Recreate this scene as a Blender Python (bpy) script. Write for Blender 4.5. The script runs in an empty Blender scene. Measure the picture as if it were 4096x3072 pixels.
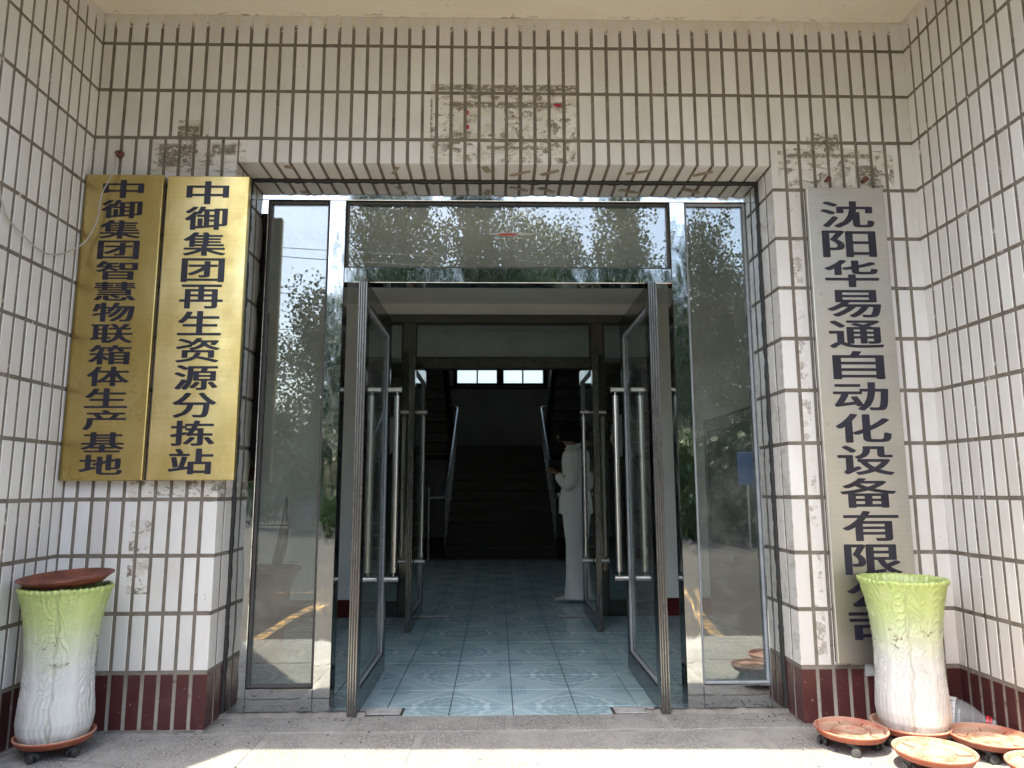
import bpy, math, random
from mathutils import Vector, Matrix, noise
rnd = random.Random(7)
sc = bpy.context.scene
COL = sc.collection

# ------------------------------------------------------------------ camera
CAM = Vector((-0.0531, -3.0879, 0.9772))
yaw, pitch, roll = 0.0221, 0.1478, -0.003
fwd = Vector((math.sin(yaw)*math.cos(pitch), math.cos(yaw)*math.cos(pitch), math.sin(pitch)))
rt = Vector((math.cos(yaw), -math.sin(yaw), 0)); up = rt.cross(fwd)
R_ = rt*math.cos(roll)+up*math.sin(roll); U_ = -rt*math.sin(roll)+up*math.cos(roll)
cam = bpy.data.cameras.new('camera'); co = bpy.data.objects.new('camera', cam); COL.objects.link(co)
M = Matrix((R_, U_, -fwd)).transposed().to_4x4(); M.translation = CAM
co.matrix_world = M
cam.sensor_width = 36; cam.lens = 2829/4096*36; cam.clip_start = .05; cam.clip_end = 600
sc.camera = co

# ------------------------------------------------------------------ sky, sun, exposure
SUN_EL = math.radians(62.8); SH = Vector((0.53, 0.85)).normalized()      # horizontal direction the light travels
world = bpy.data.worlds.new('World'); sc.world = world; world.use_nodes = True
wn = world.node_tree; bg = wn.nodes['Background']
sky = wn.nodes.new('ShaderNodeTexSky'); sky.sky_type = 'NISHITA'; sky.sun_disc = False
sky.sun_elevation = SUN_EL; sky.sun_rotation = math.atan2(-SH.x, -SH.y) % (2*math.pi)
sky.air_density = 1.2; sky.dust_density = 3.5; sky.ozone_density = 1.2
wn.links.new(sky.outputs[0], bg.inputs[0]); bg.inputs[1].default_value = 0.15
sl = bpy.data.lights.new('sun', 'SUN'); sl.energy = 2.8; sl.angle = math.radians(.55); sl.color = (1, .91, .72)
so = bpy.data.objects.new('sun', sl); COL.objects.link(so)
d = Vector((SH.x*math.cos(SUN_EL), SH.y*math.cos(SUN_EL), -math.sin(SUN_EL)))
so.rotation_euler = d.to_track_quat('-Z', 'Y').to_euler()
vs = sc.view_settings; vs.view_transform = 'Standard'; vs.look = 'None'; vs.gamma = 1; vs.exposure = 2.22; vs.use_curve_mapping = False
sc.cycles.max_bounces = 10; sc.cycles.diffuse_bounces = 5; sc.cycles.glossy_bounces = 6
sc.cycles.transparent_max_bounces = 24; sc.cycles.transmission_bounces = 8
sc.cycles.caustics_reflective = False; sc.cycles.caustics_refractive = False
sc.cycles.use_denoising = True

# ------------------------------------------------------------------ node helpers
class NT:
    def __init__(s, name):
        s.m = bpy.data.materials.new(name); s.m.use_nodes = True
        s.t = s.m.node_tree; s.n = s.t.nodes; s.b = s.n['Principled BSDF']; s.out = s.n['Material Output']
    def link(s, a, b): s.t.links.new(a, b)
    def set(s, inp, v):
        if hasattr(v, 'links') or hasattr(v, 'is_output'): s.link(v, inp)
        elif isinstance(v, (tuple, list)): inp.default_value = (*v, 1) if len(inp.default_value) == 4 and len(v) == 3 else v
        else: inp.default_value = v
    def pos(s): return s.n.new('ShaderNodeNewGeometry').outputs['Position']
    def obj(s): return s.n.new('ShaderNodeTexCoord').outputs['Object']
    def noise(s, scale, detail=4, rough=.5, vec=None, dist=0, col=False):
        n = s.n.new('ShaderNodeTexNoise'); s.link(vec if vec is not None else s.pos(), n.inputs['Vector'])
        n.inputs['Scale'].default_value = scale; n.inputs['Detail'].default_value = detail
        n.inputs['Roughness'].default_value = rough; n.inputs['Distortion'].default_value = dist
        return n.outputs['Color' if col else 0]
    def vor(s, scale, vec=None, feat='F1', out='Distance', rnd_=1):
        n = s.n.new('ShaderNodeTexVoronoi'); n.feature = feat; s.link(vec if vec is not None else s.pos(), n.inputs['Vector'])
        n.inputs['Scale'].default_value = scale; n.inputs['Randomness'].default_value = rnd_
        return n.outputs[out]
    def map(s, vec, scale=(1, 1, 1), loc=(0, 0, 0), rot=(0, 0, 0)):
        n = s.n.new('ShaderNodeMapping'); s.link(vec, n.inputs[0])
        n.inputs['Scale'].default_value = scale; n.inputs['Location'].default_value = loc; n.inputs['Rotation'].default_value = rot
        return n.outputs[0]
    def ma(s, op, a, b=0.0, c=None, clamp=False):
        n = s.n.new('ShaderNodeMath'); n.operation = op; n.use_clamp = clamp
        s.set(n.inputs[0], a); s.set(n.inputs[1], b)
        if c is not None: s.set(n.inputs[2], c)
        return n.outputs[0]
    def ramp(s, v, lo, hi, a=0.0, b=1.0):
        n = s.n.new('ShaderNodeMapRange'); n.interpolation_type = 'SMOOTHSTEP'; s.set(n.inputs[0], v)
        n.inputs[1].default_value = lo; n.inputs[2].default_value = hi; n.inputs[3].default_value = a; n.inputs[4].default_value = b
        return n.outputs[0]
    def mix(s, f, a, b):
        n = s.n.new('ShaderNodeMix'); n.data_type = 'RGBA'; s.set(n.inputs[0], f); s.set(n.inputs[6], a); s.set(n.inputs[7], b)
        return n.outputs[2]
    def sep(s, v):
        n = s.n.new('ShaderNodeSeparateXYZ'); s.link(v, n.inputs[0]); return n.outputs
    def boxmask(s, x, z, x0, x1, z0, z1, e=.02):
        a = s.ma('MULTIPLY', s.ramp(x, x0-e, x0+e), s.ramp(x, x1+e, x1-e) if False else s.ma('SUBTRACT', 1.0, s.ramp(x, x1-e, x1+e)))
        b = s.ma('MULTIPLY', s.ramp(z, z0-e, z0+e), s.ma('SUBTRACT', 1.0, s.ramp(z, z1-e, z1+e)))
        return s.ma('MULTIPLY', a, b)
    def rand(s): return s.n.new('ShaderNodeObjectInfo').outputs['Random']
    def bump(s, h, strength=.3, dist=.01, normal=None):
        n = s.n.new('ShaderNodeBump'); s.set(n.inputs['Height'], h); n.inputs['Strength'].default_value = strength; n.inputs['Distance'].default_value = dist
        if normal is not None: s.link(normal, n.inputs['Normal'])
        s.link(n.outputs[0], s.b.inputs['Normal']); return n.outputs[0]
    def P(s, col=None, rough=None, metal=None, spec=None, coat=None):
        if col is not None: s.set(s.b.inputs['Base Color'], col)
        if rough is not None: s.set(s.b.inputs['Roughness'], rough)
        if metal is not None: s.b.inputs['Metallic'].default_value = metal
        if spec is not None: s.b.inputs['Specular IOR Level'].default_value = spec
        if coat is not None: s.b.inputs['Coat Weight'].default_value = coat
        return s.m

def plain(name, col, rough=.6, metal=0, var=.12, scale=14, bump=.0, bs=60, spec=None):
    t = NT(name); n = t.noise(scale, 5, .6)
    t.P(t.mix(t.ramp(n, .3, .7), tuple(c*(1-var) for c in col), tuple(min(1, c*(1+var)) for c in col)), rough, metal, spec)
    if bump: t.bump(t.noise(bs, 5, .6), bump, .004)
    return t.m

# --- glazed facing tile
def facing_tile():
    t = NT('cream_glazed_tile'); p = t.pos(); X, Y, Z = t.sep(p)
    base = t.mix(t.rand(), (.685, .66, .62), (.78, .76, .725))
    base = t.mix(t.ramp(t.noise(6, 5, .6, t.map(p, (1, 1, .45))), .42, .75, 0, .38), base, (.56, .515, .44))
    # scraps of old glue and torn paper where notices used to hang
    ms = None
    for bx in ((-.36, .33, 2.47, 2.86), (-1.64, -1.20, 2.41, 2.56), (-1.52, -1.38, 2.55, 2.67), (1.26, 1.80, 2.36, 2.55), (1.40, 1.55, 2.55, 2.63),
               (-1.62, -1.22, .93, 1.03), (-1.60, -1.50, .55, .85)):
        m_ = t.boxmask(X, Z, *bx, .012); ms = m_ if ms is None else t.ma('MAXIMUM', ms, m_)
    strip = t.ma('MULTIPLY', t.boxmask(X, Z, 1.285, 1.345, .25, 2.36, .01), .42)
    strip2 = t.ma('MULTIPLY', t.boxmask(X, Z, 1.16, 1.235, .25, 2.40, .01), .38)
    near = t.ma('SUBTRACT', 1.0, t.ramp(t.ma('ABSOLUTE', Y), .16, .2))
    ms = t.ma('MULTIPLY', t.ma('MAXIMUM', ms, t.ma('MAXIMUM', strip, strip2)), near)
    a = t.noise(17, 12, .80, t.map(p, (1, 1, 2.3), (3, 1, 2)), .9)
    for bx in ((-.335, .34, 2.828, 2.858), (-.27, .27, 2.742, 2.772), (-.372, -.352, 2.60, 2.79), (.335, .355, 2.58, 2.80), (-.10, .20, 2.535, 2.552), (-1.545, -1.42, 2.565, 2.64), (-1.60, -1.45, 2.44, 2.55), (1.42, 1.56, 2.56, 2.61), (1.30, 1.70, 2.505, 2.525), (1.62, 1.72, 2.40, 2.47), (-1.36, -1.25, 2.50, 2.55)):
        m_ = t.boxmask(X, Z, *bx, .006); bands = m_ if bx[0] == -.335 else t.ma('MAXIMUM', bands, m_)
    bands = t.ma('MULTIPLY', bands, t.ramp(t.noise(48, 5, .8, t.map(p, (1, 1, 2))), .42, .50))
    hi = t.ma('ADD', a, t.ma('MULTIPLY', ms, .075))
    wv = t.n.new('ShaderNodeVectorMath'); wv.operation = 'ADD'; wv2 = t.n.new('ShaderNodeVectorMath'); wv2.operation = 'SCALE'; wv2.inputs['Scale'].default_value = .035
    t.link(t.noise(20, 4, .7, col=True), wv2.inputs[0]); t.link(p, wv.inputs[0]); t.link(wv2.outputs[0], wv.inputs[1])
    cell = t.sep(t.vor(24, t.map(wv.outputs[0], (1, 1, 1.5)), out='Color'))
    big = t.ma('MULTIPLY', t.ramp(t.noise(5.5, 3, .6, t.map(p, (1, 1, 1), (1.7, 0, 4.2))), .44, .54), 1.0)
    scrap = t.ma('MULTIPLY', t.ma('MULTIPLY', t.ramp(cell[0], .66, .68), t.ramp(t.noise(70, 5, .8), .40, .52)), big)
    paper = t.ma('MULTIPLY', t.ma('MULTIPLY', t.ramp(cell[1], .60, .62), t.ramp(ms, .4, .6)), .75)
    smear = t.ma('MULTIPLY', t.ma('MAXIMUM', t.ma('MAXIMUM', t.ramp(hi, .63, .655), scrap), bands), t.ramp(ms, .3, .5))
    base = t.mix(paper, base, t.mix(cell[2], (.50, .44, .35), (.70, .67, .60)))
    pale = t.ma('MULTIPLY', t.ramp(t.noise(22, 8, .7, t.map(p, (1, 1, 1.6), (8, 0, 4))), .47, .52), t.ramp(ms, .25, .5))
    base = t.mix(t.ma('MULTIPLY', pale, .5), base, (.66, .60, .50))
    base = t.mix(t.ma('MULTIPLY', smear, .92), base, (.17, .135, .095))
    # small chips, specks and faint drips all over
    sp = t.ramp(t.noise(75, 3, .6, t.map(p, (1, 1, .7))), .735, .76)
    base = t.mix(t.ma('MULTIPLY', sp, .8), base, (.12, .095, .07))
    dr = t.ramp(t.noise(30, 3, .5, t.map(p, (1, 1, .06))), .68, .76, 0, .22)
    base = t.mix(dr, base, (.42, .37, .30))
    # lime spatter below the ceiling
    top = t.ma('MULTIPLY', t.ramp(Z, 3.13, 3.19), t.ramp(t.noise(20, 6, .7), .45, .52))
    base = t.mix(t.ma('MULTIPLY', top, .8), base, (.72, .66, .54))
    t.P(base, t.ramp(t.noise(30, 4), .3, .7, .30, .48), spec=.45)
    t.bump(t.noise(9, 3, .5), .10, .004)
    return t.m
def maroon_tile():
    t = NT('maroon_glazed_tile'); p = t.pos()
    base = t.mix(t.rand(), (.062, .018, .018), (.085, .026, .024))
    base = t.mix(t.ramp(t.noise(12, 6, .7), .5, .75, 0, .45), base, (.15, .075, .062))
    base = t.mix(t.ramp(t.noise(90, 2), .735, .76), base, (.45, .38, .33))
    t.P(base, t.ramp(t.noise(30, 4), .3, .7, .28, .45)); t.bump(t.noise(9, 3), .1, .004)
    return t.m
def grout():
    t = NT('brown_cement_grout'); p = t.pos(); X, Y, Z = t.sep(p)
    base = t.mix(t.ramp(t.noise(11, 7, .65), .3, .7), (.165, .140, .112), (.245, .212, .172))
    base = t.mix(t.ramp(Z, .30, .05), base, (.36, .33, .28))
    side = t.ramp(t.ma('ABSOLUTE', X), 1.89, 1.898)
    w = t.ramp(t.noise(26, 9, .78, t.map(p, (1, 1, .45)), .4), .585, .64)
    wm = t.ma('MULTIPLY', w, t.ma('ADD', t.ma('MULTIPLY', side, .87), .13))
    base = t.mix(wm, base, (.66, .62, .55))
    base = t.mix(t.ramp(t.noise(18, 6, .7, t.map(p, (1, 1, 1), (5, 5, 5))), .60, .66, 0, .7), base, (.075, .06, .045))
    tp = t.ma('ADD', Z, t.ma('MULTIPLY', t.ma('SUBTRACT', t.noise(38, 7, .8), .5), .22))
    base = t.mix(t.ramp(tp, 3.135, 3.155), base, (.74, .69, .57))
    t.P(base, .92, spec=.2); t.bump(t.noise(120, 6, .7), .55, .004)
    return t.m
def plaster():
    t = NT('cream_ceiling_plaster'); p = t.pos(); X, Y, Z = t.sep(p)
    base = t.mix(t.ramp(t.noise(2.5, 5, .6), .35, .7), (.80, .745, .62), (.745, .68, .55))
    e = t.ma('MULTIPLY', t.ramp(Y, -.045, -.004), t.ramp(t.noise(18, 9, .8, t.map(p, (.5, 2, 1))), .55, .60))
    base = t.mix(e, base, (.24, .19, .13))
    base = t.mix(t.ramp(t.noise(55, 2), .745, .76), base, (.22, .17, .12))
    t.P(base, .85, spec=.2); t.bump(t.noise(25, 6, .6), .18, .01)
    return t.m
def aggregate():
    t = NT('washed_aggregate'); p = t.pos(); X, Y, Z = t.sep(p)
    v = t.vor(150, out='Color'); g = t.sep(v)[0]
    base = t.mix(g, (.175, .172, .162), (.46, .455, .43))
    base = t.mix(t.ramp(t.vor(150), .35, .62), base, (.215, .21, .198))
    base = t.mix(t.ramp(t.noise(3.2, 6, .65), .42, .66, 0, .75), base, (.35, .345, .325))
    base = t.mix(t.ramp(t.noise(7, 8, .7, t.map(p, (1, 2.4, 1))), .6, .74, 0, .55), base, (.12, .11, .096))
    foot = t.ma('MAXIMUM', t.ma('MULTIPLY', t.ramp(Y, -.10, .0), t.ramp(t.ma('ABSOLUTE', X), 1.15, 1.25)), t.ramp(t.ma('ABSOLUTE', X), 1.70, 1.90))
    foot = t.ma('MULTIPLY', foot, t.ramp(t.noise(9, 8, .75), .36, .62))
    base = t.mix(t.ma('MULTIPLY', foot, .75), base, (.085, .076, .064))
    t.P(base, .85, spec=.25); t.bump(t.ma('SUBTRACT', 1.0, t.vor(150)), .5, .003)
    return t.m
def cement(name='smooth_cement', a=(.27, .262, .245), b=(.39, .38, .355)):
    t = NT(name)
    base = t.mix(t.ramp(t.noise(5, 8, .7), .35, .68), a, b)
    base = t.mix(t.ramp(t.noise(26, 6, .75), .63, .68, 0, .7), base, (.12, .105, .09))
    t.P(base, .88, spec=.2); t.bump(t.noise(40, 8, .7), .4, .006); return t.m
def floor_tile():
    t = NT('pale_blue_patterned_floor_tile'); p = t.pos(); X, Y, Z = t.sep(p)
    def cell(v, o, s_):   # -1..1 inside each repeat, 0 at its centre
        q = t.ma('FRACT', t.ma('ADD', t.ma('DIVIDE', t.ma('SUBTRACT', v, o), s_), 1000.5))
        return t.ma('MULTIPLY', t.ma('SUBTRACT', q, .5), 2.0)
    u = t.ma('ABSOLUTE', cell(X, .022, .5666)); v = t.ma('ABSOLUTE', cell(Y, .576, .549))
    d = t.ma('ADD', u, v)
    def band(val, c_, w): return t.ma('SUBTRACT', 1.0, t.ramp(t.ma('ABSOLUTE', t.ma('SUBTRACT', val, c_)), w*.7, w))
    lines = t.ma('MAXIMUM', band(d, 1.0, .028), t.ma('MAXIMUM', band(d, .88, .02), band(d, 1.10, .014)))
    lines = t.ma('MAXIMUM', lines, t.ma('MULTIPLY', band(d, .94, .06), .5))
    hatch = t.ma('MULTIPLY', t.ramp(t.ma('SINE', t.ma('MULTIPLY', t.ma('ADD', t.ma('MULTIPLY', X, 1.0), t.ma('MULTIPLY', Y, .55)), 620.0)), .0, .5, 0, .5), t.ma('MULTIPLY', t.ramp(d, .42, .45), t.ma('SUBTRACT', 1.0, t.ramp(d, .80, .83))))
    r = t.ma('SQRT', t.ma('ADD', t.ma('POWER', t.ma('SUBTRACT', 1.0, u), 2.0), t.ma('POWER', t.ma('SUBTRACT', 1.0, v), 2.0)))
    ang = t.ma('ARCTAN2', t.ma('SUBTRACT', 1.0, v), t.ma('SUBTRACT', 1.0, u))
    rw = t.ma('ADD', r, t.ma('MULTIPLY', t.ma('SINE', t.ma('MULTIPLY', ang, 16.0)), .03))
    rw = t.ma('ADD', rw, t.ma('MULTIPLY', t.ma('SUBTRACT', t.noise(60, 3, .6), .5), .07))
    med = t.ma('MAXIMUM', band(rw, .60, .055), t.ma('MAXIMUM', t.ma('MULTIPLY', band(rw, .42, .03), .6), t.ma('MULTIPLY', band(rw, .22, .05), .55)))
    kn = t.ma('SUBTRACT', 1.0, t.ramp(t.ma('MAXIMUM', u, v), .25, .27))
    knot = t.ma('MULTIPLY', kn, t.ma('MAXIMUM', band(t.ma('PINGPONG', u, .062), .031, .014), band(t.ma('PINGPONG', v, .062), .031, .014)))
    base = t.mix(t.rand(), (.30, .45, .49), (.335, .48, .52))
    inside = t.ma('SUBTRACT', 1.0, t.ramp(d, .86, .9))
    base = t.mix(t.ma('MULTIPLY', inside, .6), base, (.38, .53, .57))
    base = t.mix(t.ma('MULTIPLY', t.ma('MAXIMUM', lines, t.ma('MAXIMUM', med, hatch)), .75), base, (.55, .69, .72))
    base = t.mix(t.ma('MULTIPLY', knot, .6), base, (.24, .36, .41))
    dirt = t.ramp(t.noise(2.2, 4, .6), .5, .8, 0, .2)
    base = t.mix(dirt, base, (.34, .39, .38))
    t.P(base, t.ramp(t.noise(3, 3, .5), .3, .7, .14, .24)); t.bump(t.noise(2.6, 2), .06, .02)
    return t.m
def steel(name, rough, col=(.60, .62, .62), wave=.0, wscale=5, brushed=False, metal=1):
    t = NT(name); p = t.pos()
    t.P(t.mix(t.ramp(t.noise(8, 6, .7), .45, .8, 0, .5), col, tuple(c*.7 for c in col)), t.ramp(t.noise(40, 5, .7, t.map(p, (1, 1, .1)) if brushed else None), .3, .75, rough, rough+.10), metal)
    if wave: t.bump(t.noise(wscale, 2.5, .55, t.map(p, (1, 1, .55))), wave, .05)
    return t.m
def plaque(name, a, b, dark, rough, metal=1.0):
    t = NT(name); p = t.pos()
    base = t.mix(t.ramp(t.noise(3.5, 5, .6, t.map(p, (1.5, 1, .8))), .35, .7), a, b)
    base = t.mix(t.ramp(t.noise(16, 8, .75), .60, .70, 0, .38), base, dark)
    br = t.noise(220, 2, .5, t.map(p, (.02, 1, 1)))
    base = t.mix(t.ramp(br, .4, .7, 0, .10), base, dark)
    t.P(base, t.ma('ADD', t.ramp(t.noise(6, 6, .7), .3, .7, rough, rough+.12), t.ma('MULTIPLY', br, .05)), metal)
    t.bump(t.noise(3.2, 2, .5), .14, .03)
    return t.m
def glass(name, tint=(.95, .97, .955), r0=.135):
    t = NT(name); t.n.remove(t.b)
    tr = t.n.new('ShaderNodeBsdfTransparent'); tr.inputs[0].default_value = (*tint, 1)
    gl = t.n.new('ShaderNodeBsdfGlossy'); gl.inputs['Roughness'].default_value = .0; gl.inputs[0].default_value = (.97, 1, .99, 1)
    lw = t.n.new('ShaderNodeLayerWeight'); lw.inputs[0].default_value = .5
    f = t.ma('ADD', t.ma('MULTIPLY', t.ma('POWER', lw.outputs['Facing'], 5.0), .9), r0, clamp=True)
    bp = t.n.new('ShaderNodeBump'); bp.inputs['Strength'].default_value = .012; bp.inputs['Distance'].default_value = .01
    t.link(t.noise(3, 2), bp.inputs['Height']); t.link(bp.outputs[0], gl.inputs['Normal'])
    mx = t.n.new('ShaderNodeMixShader'); t.link(f, mx.inputs[0]); t.link(tr.outputs[0], mx.inputs[1]); t.link(gl.outputs[0], mx.inputs[2])
    # dust film, raised to double as a pale haze veil over the reflections
    df = t.n.new('ShaderNodeBsdfDiffuse'); df.inputs[0].default_value = (.5, .5, .47, 1)
    m2 = t.n.new('ShaderNodeMixShader'); t.link(t.ramp(t.noise(7, 8, .75),   .40, .75, .02, .10), m2.inputs[0])
    t.link(mx.outputs[0], m2.inputs[1]); t.link(df.outputs[0], m2.inputs[2]); t.link(m2.outputs[0], t.out.inputs[0])
    return t.m

MT = {}
MT['tile'] = facing_tile(); MT['maroon'] = maroon_tile(); MT['grout'] = grout(); MT['plaster'] = plaster()
MT['agg'] = aggregate(); MT['cement'] = cement(); MT['ftile'] = floor_tile()
MT['fgrout'] = plain('dark_floor_grout', (.10, .115, .12), .9)
MT['mirror'] = steel('polished_stainless', .012, (.55, .58, .59), .07, 5.0)
MT['mirror2'] = steel('worn_dark_stainless', .10, (.15, .155, .155), .05, 5)
MT['mirror3'] = steel('polished_stainless_inner', .10, (.17, .165, .145), .08, 5)
MT['brushed'] = steel('brushed_stainless_bar', .26, (.62, .60, .57), 0, 5, True)
MT['edge'] = steel('scuffed_edge_strip', .22, (.36, .35, .33), 0, 5, True)
MT['rail'] = steel('handrail_steel', .22, (.45, .48, .50))
MT['bead'] = plain('grey_glazing_strip', (.30, .32, .34), .5)
MT['beadd'] = plain('dark_glazing_strip', (.06, .055, .05), .5)
MT['glass'] = glass('window_glass'); MT['glassd'] = glass('tinted_door_glass', (.80, .84, .82), .05)
MT['caulk'] = plain('black_sealant', (.022, .021, .02), .55, bump=.5)
MT['gold'] = plaque('brushed_brass_sheet', (.74, .56, .21), (.90, .73, .36), (.40, .27, .08), .26)
MT['gold_reflect_dark'] = plaque('reflection_darkened_brass', (.56, .41, .14), (.70, .54, .23), (.32, .21, .06), .24)  # same brass, its colour darkened for the dark surroundings it reflects
MT['silver'] = plaque('dull_champagne_steel_sheet', (.64, .61, .54), (.58, .57, .52), (.32, .27, .20), .32)
MT['ink'] = plain('navy_black_lettering', (.016, .015, .028), .35, var=.3)
MT['white'] = plain('white_wall_paint', (.82, .80, .74), .8, var=.05, scale=3)
MT['ivory'] = plain('vestibule_ceiling_paint', (.88, .84, .75), .85, var=.03, scale=2)
MT['skirt'] = plain('maroon_gloss_paint', (.09, .014, .014), .2)
MT['hall'] = plain('grey_hall_paint', (.66, .66, .64), .9, var=.06, scale=2)
MT['dark'] = plain('dark_cabinet_paint', (.02, .024, .022), .35)
MT['darkg'] = plain('dark_green_felt', (.018, .05, .036), .8)
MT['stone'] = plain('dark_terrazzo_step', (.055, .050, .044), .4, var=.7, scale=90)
MT['cover'] = plain('scuffed_floor_spring_cover', (.42, .42, .41), .5, var=.22, scale=26)
MT['fwood'] = plain('brown_window_frame', (.055, .035, .025), .5)
MT['rubber'] = plain('grey_black_caster_plastic', (.045, .045, .045), .5, var=.5, scale=40)
MT['rust'] = plain('rusty_iron', (.13, .05, .03), .9, var=.4, scale=90)
MT['cablew'] = plain('pale_cable_sheath', (.42, .39, .34), .55)
MT['concrete'] = cement('painted_concrete', (.40, .37, .31), (.50, .46, .39))

# ------------------------------------------------------------------ mesh helpers
class MB:
    def __init__(s): s.v = []; s.f = []; s.sm = []
    def add(s, vs, fs, smooth=False):
        o = len(s.v); s.v += [tuple(v) for v in vs]; s.f += [tuple(i+o for i in f) for f in fs]; s.sm += [smooth]*len(fs); return s
    def box(s, x0, x1, y0, y1, z0, z1, bev=0):
        x0, x1 = sorted((x0, x1)); y0, y1 = sorted((y0, y1)); z0, z1 = sorted((z0, z1))
        b = min(bev, (x1-x0)/3, (y1-y0)/3, (z1-z0)/3)
        if b <= 0:
            vs = [(x, y, z) for x in (x0, x1) for y in (y0, y1) for z in (z0, z1)]
            s.add(vs, [(0, 1, 3, 2), (4, 6, 7, 5), (0, 4, 5, 1), (2, 3, 7, 6), (0, 2, 6, 4), (1, 5, 7, 3)]); return s
        c = ((x0, x1), (y0, y1), (z0, z1)); vs = []; idx = {}
        for i in (0, 1):
            for j in (0, 1):
                for k in (0, 1):
                    base = [c[0][i], c[1][j], c[2][k]]; sg = [1-2*i, 1-2*j, 1-2*k]
                    for a in range(3):
                        q = [base[n]+(0 if n == a else sg[n]*b) for n in range(3)]
                        idx[(i, j, k, a)] = len(vs); vs.append(q)
        fs = []
        for a in range(3):
            o = [n for n in range(3) if n != a]
            for e in (0, 1):
                def key(p, q):
                    r = [0, 0, 0]; r[a] = e; r[o[0]] = p; r[o[1]] = q; return idx[(*r, a)]
                fs.append((key(0, 0), key(1, 0), key(1, 1), key(0, 1)))
            for p in (0, 1):
                for q in (0, 1):
                    r0 = [0, 0, 0]; r1 = [0, 0, 0]
                    r0[o[0]] = r1[o[0]] = p; r0[o[1]] = r1[o[1]] = q; r0[a] = 0; r1[a] = 1
                    fs.append((idx[(*r0, o[0])], idx[(*r1, o[0])], idx[(*r1, o[1])], idx[(*r0, o[1])]))
        for i in (0, 1):
            for j in (0, 1):
                for k in (0, 1): fs.append((idx[(i, j, k, 0)], idx[(i, j, k, 1)], idx[(i, j, k, 2)]))
        s.add(vs, fs); return s
    def loft(s, rings, cap=True, smooth=True, closed=True):
        n = len(rings[0]); vs = [p for r in rings for p in r]; fs = []
        for i in range(len(rings)-1):
            for j in range(n if closed else n-1):
                fs.append((i*n+j, i*n+(j+1) % n, (i+1)*n+(j+1) % n, (i+1)*n+j))
        s.add(vs, fs, smooth)
        if cap:
            s.add(rings[0], [tuple(range(n))]); s.add(rings[-1], [tuple(range(n))])
        return s
    def tube(s, pts, r, n=8, cap=True):
        pts = [Vector(p) for p in pts]; rs = r if isinstance(r, (list, tuple)) else [r]*len(pts); rings = []
        t0 = (pts[1]-pts[0]).normalized(); a = t0.orthogonal().normalized()
        for i, p in enumerate(pts):
            t = (pts[min(i+1, len(pts)-1)]-pts[max(i-1, 0)]).normalized()
            a = (a-t*a.dot(t)).normalized(); b = t.cross(a)
            rings.append([p+(a*math.cos(k*2*math.pi/n)+b*math.sin(k*2*math.pi/n))*rs[i] for k in range(n)])
        return s.loft(rings, cap)
    def lathe(s, prof, c=(0, 0, 0), n=32, smooth=True, M=None):
        rings = []
        for r, z in prof:
            ring = [Vector((r*math.cos(k*2*math.pi/n), r*math.sin(k*2*math.pi/n), z)) for k in range(n)]
            rings.append([(M @ q if M else q)+Vector(c) for q in ring])
        return s.loft(rings, cap=False, smooth=smooth)
    def build(s, name, mat, parent=None, **tags):
        me = bpy.data.meshes.new(name); me.from_pydata(s.v, [], s.f); me.materials.append(mat)
        me.polygons.foreach_set('use_smooth', s.sm)
        import bmesh
        bm = bmesh.new(); bm.from_mesh(me); bmesh.ops.recalc_face_normals(bm, faces=bm.faces); bm.to_mesh(me); bm.free()
        me.update(); o = bpy.data.objects.new(name, me); COL.objects.link(o)
        if parent: o.parent = parent; o.matrix_parent_inverse = Matrix.Translation(-parent.location) if parent.type == 'EMPTY' and parent.get('rooted') else Matrix.Identity(4)
        for k, v_ in tags.items(): o[k] = v_
        return o
def thing(name, label, cat, loc=(0, 0, 0), group=None, rooted=True):
    """Empty at the base of a thing; world-coordinate children are offset back by its location."""
    o = bpy.data.objects.new(name, None); COL.objects.link(o); o.location = loc; o.empty_display_size = .1
    o['label'] = label; o['category'] = cat
    if group: o['group'] = group
    if rooted: o['rooted'] = True
    return o
def tag(o, label, cat, group=None):
    o['label'] = label; o['category'] = cat
    if group: o['group'] = group
    return o
def structure(o): o['kind'] = 'structure'; return o
def copy_tree(o, parent=None):
    c_ = o.copy(); COL.objects.link(c_)
    if parent: c_.parent = parent
    for ch in list(o.children): copy_tree(ch, c_)
    return c_

# ------------------------------------------------------------------ tiled walls
c = .068; r = .234668
def Z(i): return (13-i)*r
JX = [-1.904, -1.843, -1.773, -1.699, -1.625, -1.555, -1.483, -1.414, -1.345, -1.277, -1.209, -1.139, -1.071, -1.002, -0.934, -0.865, -0.796, -0.729, -0.662, -0.598, -0.532, -0.465, -0.399, -0.332, -0.265, -0.2, -0.135, -0.07, -0.007, 0.059, 0.126, 0.193, 0.262, 0.328, 0.398, 0.467, 0.535, 0.606, 0.675, 0.744, 0.814, 0.881, 0.952, 1.02, 1.09, 1.159, 1.229, 1.298, 1.365, 1.431, 1.498, 1.564, 1.631, 1.697, 1.764, 1.835, 1.904]
LW, RW = 1.904, 1.904
XL, XR = -1.244, 1.226           # door opening
FY = .18                         # plane of the steel door frame
ZL = Z(2.5); CZ = 3.202
JW, JH, DEP = .0150, .0165, .0055
tile_cache = {}
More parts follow.
